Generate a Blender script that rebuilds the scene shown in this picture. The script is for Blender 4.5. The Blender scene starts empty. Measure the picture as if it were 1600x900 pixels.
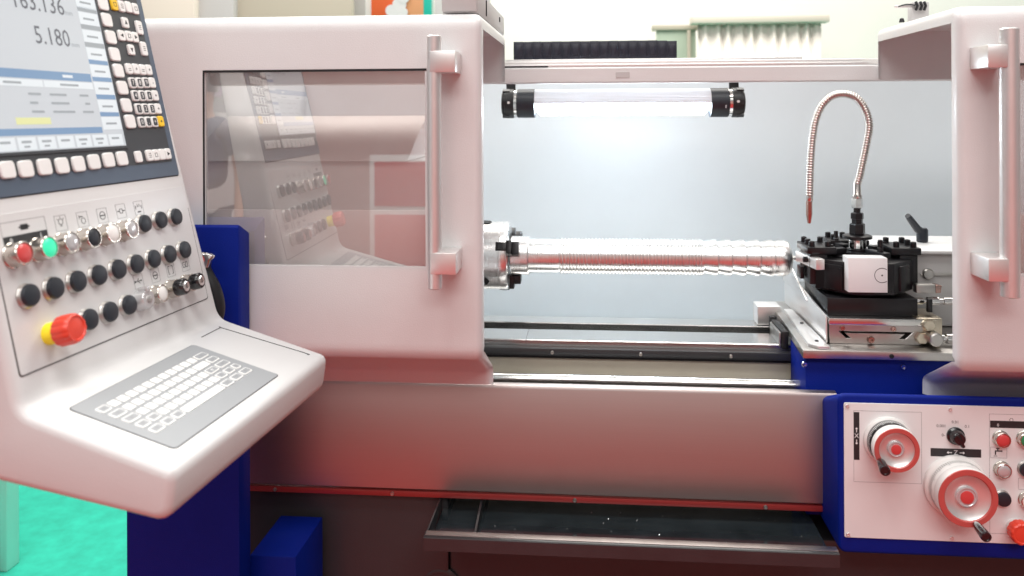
import bpy, bmesh, math, random
from mathutils import Vector, Matrix
random.seed(7)
scene = bpy.context.scene
COL = scene.collection
PI = math.pi
R = math.radians

# ------------------------------------------------------------------ camera
F, PX, PY, TH, ROLL, EZ = 1250.0, 822.0, 180.0, math.atan(105/1250.0), -0.004, 1.5
cd = bpy.data.cameras.new('camera'); cam = bpy.data.objects.new('camera', cd); COL.objects.link(cam)
cd.sensor_width = 36; cd.lens = 36*F/1600
cd.shift_x = (800-PX)/1600; cd.shift_y = -(450-PY)/1600
cam.matrix_world = Matrix.Translation((0, 0, EZ)) @ Matrix.Rotation(TH, 4, 'Z') @ Matrix.Rotation(PI/2, 4, 'X') @ Matrix.Rotation(ROLL, 4, 'Z')
cd.clip_end = 100; cd.clip_start = .05
cd.dof.use_dof = True; cd.dof.focus_distance = 1.62; cd.dof.aperture_fstop = 4.0
scene.camera = cam
# ------------------------------------------------------------------ world, hall lights, exposure
w = bpy.data.worlds.new('World'); scene.world = w; w.use_nodes = True
bg = w.node_tree.nodes['Background']; bg.inputs[0].default_value = (1.0, .985, .97, 1); bg.inputs[1].default_value = .24
def area(name, loc, sx, sy, power, col, rot=(0, 0, 0)):
    l = bpy.data.lights.new(name, 'AREA'); l.shape = 'RECTANGLE'; l.size = sx; l.size_y = sy; l.energy = power; l.color = col
    o = bpy.data.objects.new(name, l); COL.objects.link(o); o.location = loc; o.rotation_euler = rot
    return o
area('hall_light', (.6, .1, 4.6), 3.2, 1.2, 100, (1, .975, .95))
area('hall_light', (.3, -2.9, 4.4), 5.0, 1.6, 175, (1, .975, .95))  # added over the aisle to brighten carpet, booth wall and window reflection
area('hall_light', (-1.6, -.4, 4.6), 2.2, 1.0, 44, (1, .98, .96))
area('hall_light', (0, 4.0, 5.2), 7, 2.4, 430, (1, .96, .90))
area('hall_light', (-2.4, 2.6, 4.6), 2, 1.5, 55, (1, .97, .94))
vs = scene.view_settings
vs.view_transform = 'Standard'; vs.look = 'None'; vs.exposure = .0; vs.gamma = 1; vs.use_curve_mapping = False
scene.render.engine = 'CYCLES'

# ------------------------------------------------------------------ where a sight line meets a plane of the place
def ray(px, py):
    a, b = px-PX, PY-py
    c, s = math.cos(-ROLL), math.sin(-ROLL)
    a2, b2 = (a*c+b*s)/F, (-a*s+b*c)/F
    f = Vector((-math.sin(TH), math.cos(TH), 0)); r = Vector((math.cos(TH), math.sin(TH), 0))
    return f+r*a2+Vector((0, 0, b2))
CAM = Vector((0, 0, EZ))
def at(px, py, Y):
    d = ray(px, py); return CAM+d*(Y/d.y)
def onpl(px, py, P, n):
    d = ray(px, py); return CAM+d*((P-CAM).dot(n)/d.dot(n))

# ------------------------------------------------------------------ materials
def nt(m): return m.node_tree.nodes, m.node_tree.links
def mat(name, col, rough=.5, metal=0, coat=0, bump=0, bscale=200, var=0, vscale=8, emit=None, estr=0, stretch=None, rvar=0, spec=None, coatr=.08):
    m = bpy.data.materials.new(name); m.use_nodes = True
    N, L = nt(m); p = N['Principled BSDF']
    p.inputs['Base Color'].default_value = (*col, 1); p.inputs['Roughness'].default_value = rough
    p.inputs['Metallic'].default_value = metal; p.inputs['Coat Weight'].default_value = coat; p.inputs['Coat Roughness'].default_value = coatr
    if spec is not None: p.inputs['Specular IOR Level'].default_value = spec
    if emit: p.inputs['Emission Color'].default_value = (*emit, 1); p.inputs['Emission Strength'].default_value = estr
    tc = N.new('ShaderNodeTexCoord'); mp = N.new('ShaderNodeMapping'); L.new(tc.outputs['Object'], mp.inputs[0])
    if stretch: mp.inputs['Scale'].default_value = stretch
    if bump:
        t = N.new('ShaderNodeTexNoise'); t.inputs['Scale'].default_value = bscale; t.inputs['Detail'].default_value = 3
        b = N.new('ShaderNodeBump'); b.inputs['Strength'].default_value = bump; b.inputs['Distance'].default_value = .002
        L.new(mp.outputs[0], t.inputs[0]); L.new(t.outputs[0], b.inputs['Height']); L.new(b.outputs[0], p.inputs['Normal'])
    if var or rvar:
        t = N.new('ShaderNodeTexNoise'); t.inputs['Scale'].default_value = vscale; t.inputs['Detail'].default_value = 6; t.inputs['Roughness'].default_value = .65
        L.new(mp.outputs[0], t.inputs[0])
        if var:
            r = N.new('ShaderNodeMapRange'); r.inputs['From Min'].default_value = .3; r.inputs['From Max'].default_value = .7
            r.inputs['To Min'].default_value = 1-var; r.inputs['To Max'].default_value = 1+var; L.new(t.outputs[0], r.inputs[0])
            x = N.new('ShaderNodeVectorMath'); x.operation = 'SCALE'; x.inputs[0].default_value = col
            L.new(r.outputs[0], x.inputs['Scale']); L.new(x.outputs[0], p.inputs['Base Color'])
        if rvar:
            r = N.new('ShaderNodeMapRange'); r.inputs['From Min'].default_value = .3; r.inputs['From Max'].default_value = .7
            r.inputs['To Min'].default_value = max(.02, rough-rvar); r.inputs['To Max'].default_value = rough+rvar
            L.new(t.outputs[0], r.inputs[0]); L.new(r.outputs[0], p.inputs['Roughness'])
    return m
M = {}
M['paint'] = mat('light_grey_enamel', (.66, .66, .66), .38, coat=.25, bump=.2, bscale=420, var=.025, vscale=5, rvar=.06, coatr=.2)
M['console'] = mat('console_enamel', (.64, .64, .64), .36, coat=.3, bump=.10, bscale=500, var=.02, vscale=6, coatr=.18)
M['inner'] = mat('inner_enamel', (.60, .635, .66), .38, bump=.08, bscale=300, var=.03, vscale=3)
M['blue'] = mat('blue_enamel', (.0003, .012, .20), .55, spec=.15, coat=.02, bump=.18, bscale=420, var=.08, vscale=6, coatr=.25)
M['brushed'] = mat('brushed_steel_sheet', (.47, .405, .39), .42, 1, bump=.012, bscale=80, var=.035, vscale=10, stretch=(.25, 60, 60), rvar=.03)
M['steel'] = mat('ground_steel', (.66, .655, .64), .2, 1, bump=.05, bscale=80, stretch=(.6, 6, 6), var=.06, vscale=20, rvar=.06)
M['satin'] = mat('satin_steel', (.50, .48, .46), .38, 1, bump=.05, bscale=150, var=.07, vscale=25, rvar=.06)
M['turned'] = mat('turned_aluminium', (.84, .835, .83), .29, 1, bump=.04, bscale=30, stretch=(30, .6, .6), rvar=.03, vscale=30)
M['alu'] = mat('anodised_aluminium', (.80, .78, .77), .36, .75, bump=.03, bscale=300, rvar=.04, vscale=40)
M['collar'] = mat('collar_steel', (.62, .57, .52), .24, 1, rvar=.05, vscale=40)
M['chrome'] = mat('chrome', (.75, .74, .73), .1, 1)
M['brass'] = mat('nickel_brass', (.62, .55, .44), .28, 1, var=.1, vscale=30)
M['oxide'] = mat('black_oxide_steel', (.012, .011, .013), .34, .3, bump=.08, bscale=150, var=.3, vscale=20, rvar=.08)
M['black'] = mat('black_plastic', (.012, .012, .014), .38, bump=.03, bscale=300)
M['blackgloss'] = mat('black_gloss_plastic', (.008, .008, .01), .16, coat=.4)
M['navy'] = mat('black_rubber_cap', (.014, .018, .026), .42, bump=.05, bscale=500)
M['slate'] = mat('slate_membrane', (.075, .105, .15), .42, bump=.03, bscale=400, var=.04)
M['keyfield'] = mat('dark_membrane', (.040, .045, .052), .45, bump=.03, bscale=400)
M['greymem'] = mat('grey_membrane', (.30, .315, .33), .42, bump=.03, bscale=400)
M['key'] = mat('white_key', (.80, .80, .79), .35, coat=.2)
M['keygrey'] = mat('grey_key', (.25, .255, .26), .4)
M['yellow'] = mat('yellow_plastic', (.85, .55, .02), .4)
M['yellow2'] = mat('yellow_ring', (.9, .75, .02), .4)
M['red'] = mat('red_plastic', (.70, .055, .028), .38, coat=.2)
M['redlens'] = mat('red_lens', (.60, .06, .06), .3, coat=.4)
M['redring'] = mat('red_ring', (.50, .085, .075), .3, coat=.3)
M['green'] = mat('lit_green_lens', (.03, .55, .3), .3, emit=(.05, .8, .42), estr=.55)
M['greenlens'] = mat('green_lens', (.02, .25, .1), .3, coat=.4)
M['white'] = mat('white_plastic', (.80, .79, .77), .35, coat=.2)
M['clear'] = mat('clear_lens', (.55, .55, .56), .15, .35, coat=.6)
M['plate'] = mat('white_panel_plate', (.76, .76, .76), .4, bump=.04, bscale=500, var=.015)
M['ink'] = mat('black_print', (.02, .02, .022), .5)
M['inkg'] = mat('grey_print', (.28, .28, .29), .5)
M['dial'] = mat('white_print', (.8, .8, .8), .5)
M['dark'] = mat('dark_grey_enamel', (.030, .030, .033), .4, coat=.2, bump=.1, bscale=300, var=.12, vscale=4, coatr=.2)
M['trayp'] = mat('tray_grey_enamel', (.022, .022, .024), .34, coat=.4, bump=.12, bscale=250, var=.2, vscale=10)
M['oil'] = mat('oily_tray_floor', (.02, .026, .03), .12, coat=.6, var=.4, vscale=12, rvar=.08)
M['groove'] = mat('shadow_gap_rubber', (.012, .012, .013), .7)
M['strip'] = mat('reflected_red_strip', (.28, .028, .026), .35, coat=.3)  # grey steel with the red it reflects put into its colour
M['beige'] = mat('bed_casting_enamel', (.56, .50, .40), .40, bump=.15, bscale=120, var=.06)
M['tube'] = mat('lit_tube', (.9, .95, 1), .4, emit=(.80, .93, 1.0), estr=36)
M['ribbed'] = mat('ribbed_polycarbonate', (.60, .64, .68), .3, coat=.4)
M['chain'] = mat('cable_chain_nylon', (.012, .014, .026), .4, bump=.05)
M['screen'] = mat('lcd_background', (.3, .3, .3), .25, emit=(.58, .67, .74), estr=.55)
M['scrblue'] = mat('lcd_blue', (.1, .1, .1), .25, emit=(.17, .36, .62), estr=.7)
M['scrwhite'] = mat('lcd_white', (.3, .3, .3), .25, emit=(.74, .83, .88), estr=.68)
M['scrdark'] = mat('lcd_text', (.05, .05, .05), .25, emit=(.16, .17, .2), estr=.7)
M['scrgrey'] = mat('lcd_grey', (.1, .1, .1), .25, emit=(.47, .52, .56), estr=.6)
M['scryel'] = mat('lcd_yellow', (.2, .2, .1), .25, emit=(.80, .82, .42), estr=.75)
M['redcarpet'] = mat('red_carpet', (.39, .036, .031), .95, bump=.5, bscale=300, var=.12, vscale=30)
M['teal'] = mat('teal_carpet', (.02, .42, .30), .95, bump=.6, bscale=260, var=.16, vscale=14)
M['hall'] = mat('hall_panel_white', (.82, .80, .76), .6, var=.02, vscale=2)
M['hallcream'] = mat('hall_panel_cream', (.72, .64, .56), .6)
M['hallgrey'] = mat('hall_panel_grey', (.50, .485, .48), .6)
M['hallbeige'] = mat('hall_panel_beige', (.47, .42, .34), .6)
M['hallgreen'] = mat('hall_door_green', (.36, .43, .34), .6)
M['orange'] = mat('orange_print', (.80, .13, .03), .5)
M['peach'] = mat('peach_print', (.82, .38, .18), .5)
M['tealprint'] = mat('teal_print', (.01, .55, .42), .5)
M['curtain'] = mat('curtain_cloth', (.82, .78, .72), .8, bump=.1, bscale=60)
M['wallback'] = mat('booth_wall_rose', (.52, .30, .27), .6, var=.05, vscale=2)
M['cloth'] = mat('white_cloth', (.8, .8, .8), .8)
M['leaf'] = mat('leaf_green', (.04, .10, .03), .6)
M['petal'] = mat('petal_mix', (.25, .12, .30), .6, var=.6, vscale=40)
M['nozzle'] = mat('copper_nozzle', (.46, .30, .26), .25, 1)
M['hose'] = mat('hose_steel', (.68, .63, .60), .2, 1)
M['shirt'] = mat('navy_shirt', (.015, .03, .09), .8)
M['skin'] = mat('skin', (.55, .32, .22), .5)
M['hair'] = mat('dark_hair', (.03, .02, .015), .6)
N, L = nt(M['ribbed']); p_ = N['Principled BSDF']; p_.inputs['Base Color'].default_value = (.75, .79, .83, 1)
tl = N.new('ShaderNodeBsdfTranslucent'); tl.inputs[0].default_value = (.30, .32, .34, 1); mx = N.new('ShaderNodeMixShader'); mx.inputs[0].default_value = .012
L.new(p_.outputs[0], mx.inputs[1]); L.new(tl.outputs[0], mx.inputs[2]); L.new(mx.outputs[0], N['Material Output'].inputs[0])
# glass pane: clear plate with a mirror-like surface sheen
g = bpy.data.materials.new('laminated_pane'); g.use_nodes = True; N, L = nt(g); N.remove(N['Principled BSDF'])
tr = N.new('ShaderNodeBsdfTransparent'); tr.inputs[0].default_value = (.90, .87, .86, 1)
gl = N.new('ShaderNodeBsdfGlossy'); gl.inputs['Roughness'].default_value = .015; gl.inputs[0].default_value = (1, 1, 1, 1)
fr = N.new('ShaderNodeFresnel'); fr.inputs[0].default_value = 3.0
ge = N.new('ShaderNodeNewGeometry'); iv = N.new('ShaderNodeMath'); iv.operation = 'SUBTRACT'; iv.inputs[0].default_value = 1; L.new(ge.outputs['Backfacing'], iv.inputs[1])   # the mirror sheen sits on the outer faces
ml = N.new('ShaderNodeMath'); ml.operation = 'MULTIPLY'; L.new(fr.outputs[0], ml.inputs[0]); L.new(iv.outputs[0], ml.inputs[1])
mx = N.new('ShaderNodeMixShader'); L.new(ml.outputs[0], mx.inputs[0]); L.new(tr.outputs[0], mx.inputs[1]); L.new(gl.outputs[0], mx.inputs[2])
df = N.new('ShaderNodeBsdfDiffuse'); df.inputs[0].default_value = (.8, .78, .78, 1); m2 = N.new('ShaderNodeMixShader'); m2.inputs[0].default_value = .08   # diffuse haze mixed in to lighten the pane
L.new(mx.outputs[0], m2.inputs[1]); L.new(df.outputs[0], m2.inputs[2]); L.new(m2.outputs[0], N['Material Output'].inputs[0]); M['glass'] = g

# ------------------------------------------------------------------ mesh helpers
def B(): return bmesh.new()
def T(x=0, y=0, z=0): return Matrix.Translation((x, y, z))
def box(bm, x0, x1, y0, y1, z0, z1, bev=0, seg=2, mtx=None):
    r = bmesh.ops.create_cube(bm, size=1, matrix=T((x0+x1)/2, (y0+y1)/2, (z0+z1)/2) @ Matrix.Diagonal((x1-x0, y1-y0, z1-z0, 1)))
    vs_ = r['verts']
    if bev:
        es = list({e for v in vs_ for e in v.link_edges})
        rr = bmesh.ops.bevel(bm, geom=es, offset=bev, segments=seg, profile=.5, affect='EDGES', clamp_overlap=True)
        vs_ = list({v for f in rr['faces'] for v in f.verts} | {v for v in vs_ if v.is_valid})
    if mtx is not None: bmesh.ops.transform(bm, matrix=mtx, verts=[v for v in vs_ if v.is_valid])
    return bm
def rbox(*a, bev=.003, seg=2): return box(B(), *a, bev=bev, seg=seg)
def rings(bm, rs, closed=True, cap0=False, cap1=False):
    L_ = [[bm.verts.new(p) for p in r] for r in rs]
    n = len(L_[0])
    for a, b in zip(L_, L_[1:]):
        for i in range(n if closed else n-1):
            j = (i+1) % n
            bm.faces.new((a[i], a[j], b[j], b[i]))
    if cap0: bm.faces.new(list(reversed(L_[0])))
    if cap1: bm.faces.new(L_[-1])
    return L_
def turn(prof, n=32, axis='z', bm=None, mtx=None, phase=0, caps=True):
    """solid of revolution; prof = [(r, h), ...]"""
    bm = bm or B()
    rs = []
    for r, h in prof:
        ring = []
        for k in range(n):
            a = 2*PI*k/n+phase
            c, s = r*math.cos(a), r*math.sin(a)
            p = {'z': (c, s, h), 'x': (h, c, s), 'y': (c, h, s)}[axis]
            ring.append(mtx @ Vector(p) if mtx is not None else p)
        rs.append(ring)
    rings(bm, rs, True, caps and prof[0][0] > 1e-6, caps and prof[-1][0] > 1e-6)
    bmesh.ops.remove_doubles(bm, verts=bm.verts, dist=1e-6)
    bmesh.ops.recalc_face_normals(bm, faces=bm.faces)
    return bm
def sweep(pts, rad, n=10, bm=None):
    bm = bm or B(); pts = [Vector(p) for p in pts]
    rs = []; up = Vector((0, 1, 0))
    for i, p in enumerate(pts):
        t = (pts[min(i+1, len(pts)-1)]-pts[max(i-1, 0)]).normalized()
        u = up-t*up.dot(t); u.normalize(); v = t.cross(u); up = u
        r = rad[i] if isinstance(rad, (list, tuple)) else rad
        rs.append([p+u*(r*math.cos(2*PI*k/n))+v*(r*math.sin(2*PI*k/n)) for k in range(n)])
    rings(bm, rs, True, True, True)
    bmesh.ops.recalc_face_normals(bm, faces=bm.faces)
    return bm
def spline(P, n):
    P = [Vector(p) for p in P]; P = [2*P[0]-P[1]]+P+[2*P[-1]-P[-2]]; out = []
    for i in range(1, len(P)-2):
        for k in range(n):
            t = k/n; a, b, c, d = P[i-1:i+3]
            out.append(.5*((2*b)+(c-a)*t+(2*a-5*b+4*c-d)*t*t+(3*b-a-3*c+d)*t**3))
    out.append(P[-2]); return out
def prism(poly, h0, h1, axis='z', bev=0, seg=2):
    bm = B()
    def mk(p, h): return {'z': (p[0], p[1], h), 'x': (h, p[0], p[1]), 'y': (p[0], h, p[1])}[axis]
    rings(bm, [[mk(p, h0) for p in poly], [mk(p, h1) for p in poly]], True, True, True)
    bmesh.ops.recalc_face_normals(bm, faces=bm.faces)
    if bev: bmesh.ops.bevel(bm, geom=list(bm.edges), offset=bev, segments=seg, profile=.5, affect='EDGES', clamp_overlap=True)
    return bm
def rrect(x0, x1, y0, y1, r, n=4):
    out = []
    for cx, cy, a0 in ((x1-r, y1-r, 0), (x0+r, y1-r, 90), (x0+r, y0+r, 180), (x1-r, y0+r, 270)):
        for k in range(n+1):
            a = R(a0+90*k/n); out.append((cx+r*math.cos(a), cy+r*math.sin(a)))
    return out
def plate(x0, x1, y0, y1, z0, z1, r=.003, n=4, edge=0):
    bm = B(); P = rrect(x0, x1, y0, y1, r, n)
    rs = [[(x, y, z0) for x, y in P]]
    if edge:
        rs.append([(x, y, z1-edge) for x, y in P])
        cx, cy = (x0+x1)/2, (y0+y1)/2
        fx, fy = 1-2*edge/(x1-x0), 1-2*edge/(y1-y0)
        rs.append([(cx+(x-cx)*fx, cy+(y-cy)*fy, z1) for x, y in P])
    else: rs.append([(x, y, z1) for x, y in P])
    rings(bm, rs, True, True, True); bmesh.ops.recalc_face_normals(bm, faces=bm.faces)
    return bm
def frame(x0, x1, y0, y1, wd, z0, z1, r=.002, n=3):
    bm = B(); P = rrect(x0, x1, y0, y1, r, n); Q = rrect(x0+wd, x1-wd, y0+wd, y1-wd, max(r-wd, .0002), n)
    a = [[(x, y, z0) for x, y in P], [(x, y, z1) for x, y in P], [(x, y, z1) for x, y in Q], [(x, y, z0) for x, y in Q]]
    rings(bm, a); bmesh.ops.recalc_face_normals(bm, faces=bm.faces)
    return bm
WM = {}
def finish(me, smooth=35):
    if smooth:
        me.shade_smooth(); me.set_sharp_from_angle(angle=R(smooth))
def obj(name, bm, m, parent=None, mtx=None, smooth=35, label=None):
    """link one bmesh (or a ready mesh) as one object; mtx is its place in the world"""
    if isinstance(bm, bpy.types.Mesh): me = bm
    else:
        me = bpy.data.meshes.new(name); bm.to_mesh(me); bm.free(); finish(me, smooth)
        me.materials.append(M[m] if isinstance(m, str) else m)
    o = bpy.data.objects.new(name, me); COL.objects.link(o)
    mtx = mtx.copy() if mtx is not None else Matrix.Identity(4)
    if parent is not None:
        o.parent = parent; o.matrix_local = WM[parent.name].inverted() @ mtx
    else: o.matrix_world = mtx
    WM[o.name] = mtx
    if label: o['label'] = label
    return o
def thing(name, label, cat, loc=(0, 0, 0), group=None):
    o = bpy.data.objects.new(name, None); COL.objects.link(o); o.location = loc; o.empty_display_size = .05
    WM[o.name] = T(*loc); return tag(o, label, cat, group)
def tag(o, label, cat, group=None):
    o['label'] = label; o['category'] = cat
    if group: o['group'] = group
    return o
def struct(name, bm, m, kind='structure', **k):
    o = obj(name, bm, m, **k); o['kind'] = kind; return o
def text(s, size, m, name, parent, mtx, align='CENTER', depth=.0001, sx=1):
    c = bpy.data.curves.new('t', 'FONT'); c.body = s; c.size = size; c.align_x = align; c.align_y = 'CENTER'; c.extrude = depth; c.resolution_u = 2
    t = bpy.data.objects.new('t', c); COL.objects.link(t)
    me = bpy.data.meshes.new_from_object(t); bpy.data.objects.remove(t); bpy.data.curves.remove(c)
    me.name = name; me.materials.clear(); me.materials.append(M[m])
    return obj(name, me, m, parent, mtx @ Matrix.Diagonal((sx, 1, 1, 1)))
def shapes(polys, z0, z1):
    """several flat outlines printed together (one mark)"""
    bm = B()
    for P in polys:
        rings(bm, [[(x, y, z0) for x, y in P], [(x, y, z1) for x, y in P]], True, True, True)
    bmesh.ops.recalc_face_normals(bm, faces=bm.faces); return bm
def bar(x0, y0, x1, y1, wd):
    d = Vector((x1-x0, y1-y0)); n = Vector((-d.y, d.x)).normalized()*wd/2
    return [(x0-n.x, y0-n.y), (x1-n.x, y1-n.y), (x1+n.x, y1+n.y), (x0+n.x, y0+n.y)]
def ringpoly(cx, cy, r, wd, n=16):
    return [bar(cx+r*math.cos(2*PI*k/n), cy+r*math.sin(2*PI*k/n), cx+r*math.cos(2*PI*(k+1)/n), cy+r*math.sin(2*PI*(k+1)/n), wd) for k in range(n)]
def cross_head(name, r, h, m, parent, mtx):
    """a pan-head screw with a socket"""
    s = obj(name, turn([(r, 0), (r, h*.55), (r*.8, h), (r*.42, h), (r*.40, h*.45), (0, h*.45)], 14), m, parent, mtx)
    return s

# ================================================================== THE SETTING
bm = B(); box(bm, -5, 6, -6, 1.50, -.02, 0); struct('red_carpet', bm, 'redcarpet')
bm = B(); box(bm, -8, 8, 1.504, 9, -.024, -.004); struct('teal_carpet', bm, 'teal')
bm = B(); box(bm, -7, 7, 6.0, 6.1, 0, 4.2); struct('hall_wall', bm, 'hall')
bm = B(); box(bm, -3.3, 7, -5.1, -5.0, 0, 2.7); struct('booth_wall', bm, 'wallback')

# ================================================================== LATHE (bed, base, rear housing)
lathe = thing('lathe', 'grey metalworking lathe with brushed steel front panel, ground bed and lit pale interior', 'lathe', (0, 1.9, 0))
AX = 1.900; AZ = 1.166      # spindle axis
# front panel with a folded top lip and a steel strip coloured by its red reflection
prof = [(1.606, .738), (1.600, .742), (1.600, .950), (1.603, .9555), (1.610, .9575), (1.616, .9575), (1.616, .95), (1.612, .95), (1.608, .945), (1.608, .738)]
obj('front_panel', prism(prof, -.92, .470, 'x'), 'brushed', lathe)
bm = B(); box(bm, -.92, .466, 1.602, 1.625, .7243, .7355, bev=.001); st = obj('trim_strip', bm, 'strip', lathe)
for px in (613, 898, 1196, 430):
    p = at(px, 777, 1.602); cross_head('screw', .0042, .003, 'satin', st, T(p.x, 1.602, .7299) @ Matrix.Rotation(PI/2, 4, 'X'))
# base cabinet
obj('base_cabinet', rbox(-.92, -.300, 1.622, 2.2, .02, .720, bev=.004), 'dark', lathe)
obj('base_cabinet', rbox(-.2985, .92, 1.63, 2.2, .02, .655, bev=.004), 'dark', lathe)
bm = B(); box(bm, -.2985, 1.2, 2.05, 2.2, .66, .90); obj('chip_guard', bm, 'trayp', lathe)
p = at(688, 915, 1.63); obj('cap', turn([(.042, 0), (.042, .004), (.036, .008), (.030, .008), (.028, .006), (0, .006)], 32), 'dark', lathe, T(p.x, 1.629, p.z) @ Matrix.Rotation(PI/2, 4, 'X'))
# bed
bed = obj('bed', rbox(-.60, 1.25, 1.80, 1.985, .70, .955, bev=.004), 'beige', lathe)
wayf = [(1.778, .972), (1.778, .998), (1.780, 1.0), (1.850, 1.0), (1.864, 1.0), (1.866, .998), (1.866, .9635), (1.785, .9635)]
obj('guideway', prism(wayf, -.60, -.152, 'x'), 'steel', bed)
obj('guideway', prism(wayf, -.1512, 1.25, 'x'), 'steel', bed)
wayb = [(1.926, .955), (1.926, .998), (1.928, 1.0), (1.985, 1.0), (1.987, .998), (1.987, .955)]
obj('guideway', prism(wayb, -.60, 1.25, 'x'), 'steel', bed)
obj('bed_gap', rbox(-.60, 1.25, 1.8665, 1.9255, .955, .960, bev=0), 'groove', bed)
rk = obj('rack', rbox(-.60, .44, 1.756, 1.7775, .9705, .9870, bev=.001), 'dark', bed)
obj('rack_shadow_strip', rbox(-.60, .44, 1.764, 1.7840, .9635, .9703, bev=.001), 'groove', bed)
for px in (863, 1001, 1142):
    p = at(px, 548, 1.755); cross_head('screw', .0042, .003, 'satin', rk, T(p.x, 1.756, .9785) @ Matrix.Rotation(PI/2, 4, 'X'))
obj('way_side', rbox(-.60, .46, 1.772, 1.7985, .80, .9632, bev=.002), 'beige', bed)
obj('feed_rod', turn([(.0120, -.60), (.0120, 1.2)], 28, 'x'), 'steel', lathe, T(0, 1.690, .9405))
obj('lead_screw_guard', rbox(-.6, 1.2, 1.665, 1.72, .900, .922, bev=.002), 'dark', lathe)
# rear housing: back wall, top left open to let hall light in, top beam with its rails
obj('back_wall', rbox(-.93, 1.35, 2.50, 2.515, .70, 1.64, bev=.002), 'inner', lathe)
obj('side_wall', rbox(-.935, -.93+.01, 1.66, 2.4995, .72, 1.62, bev=.002), 'inner', lathe)
obj('side_wall', rbox(1.34, 1.352, 1.66, 2.4995, .72, 1.62, bev=.002), 'inner', lathe)
bm = prism([(1.870, 1.574), (1.866, 1.577), (1.866, 1.608), (1.8695, 1.6115), (1.894, 1.6115), (1.894, 1.574)], -.93, 1.35, 'x')
beam = obj('top_beam', bm, 'paint', lathe)
obj('rail', rbox(-.93, 1.35, 1.872, 1.885, 1.6120, 1.6185, bev=.001), 'alu', beam)
obj('rail', rbox(-.93, 1.35, 1.888, 1.905, 1.6190, 1.6270, bev=.0015), 'alu', beam)
obj('rail_slot', rbox(-.22, -.105, 1.8685, 1.8715, 1.6118, 1.6150, bev=0), 'groove', beam)
pb = at(973, 113, 1.866); npl = obj('name_plate', plate(-.016, .016, -.007, .007, 0, .0015, r=.002, edge=.0004), 'hallgrey', beam, T(pb.x, 1.866, 1.5925) @ Matrix.Rotation(PI/2, 4, 'X'))
obj('bounce_block', prism([(1.992, .84), (2.498, .868), (2.498, .863), (1.992, .835)], -.92, 1.33, 'x'), 'inner', lathe)  # unseen sheet added to block teal carpet bounce onto the wall
# headstock behind the left door
hs = obj('headstock', rbox(-.92, -.345, 1.72, 2.1, .955, 1.40, bev=.02, seg=3), 'paint', lathe)
obj('headstock_nose', turn([(.085, -.345), (.085, -.325), (.06, -.32), (.06, -.30)], 40, 'x'), 'satin', lathe, T(0, AX, AZ))
bm = prism([(1.70, 1.401), (2.10, 1.401), (2.10, 1.50), (1.90, 1.50)], -.90, -.40, 'x', bev=.006)
obj('headstock_cover', bm, 'paint', lathe)

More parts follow.
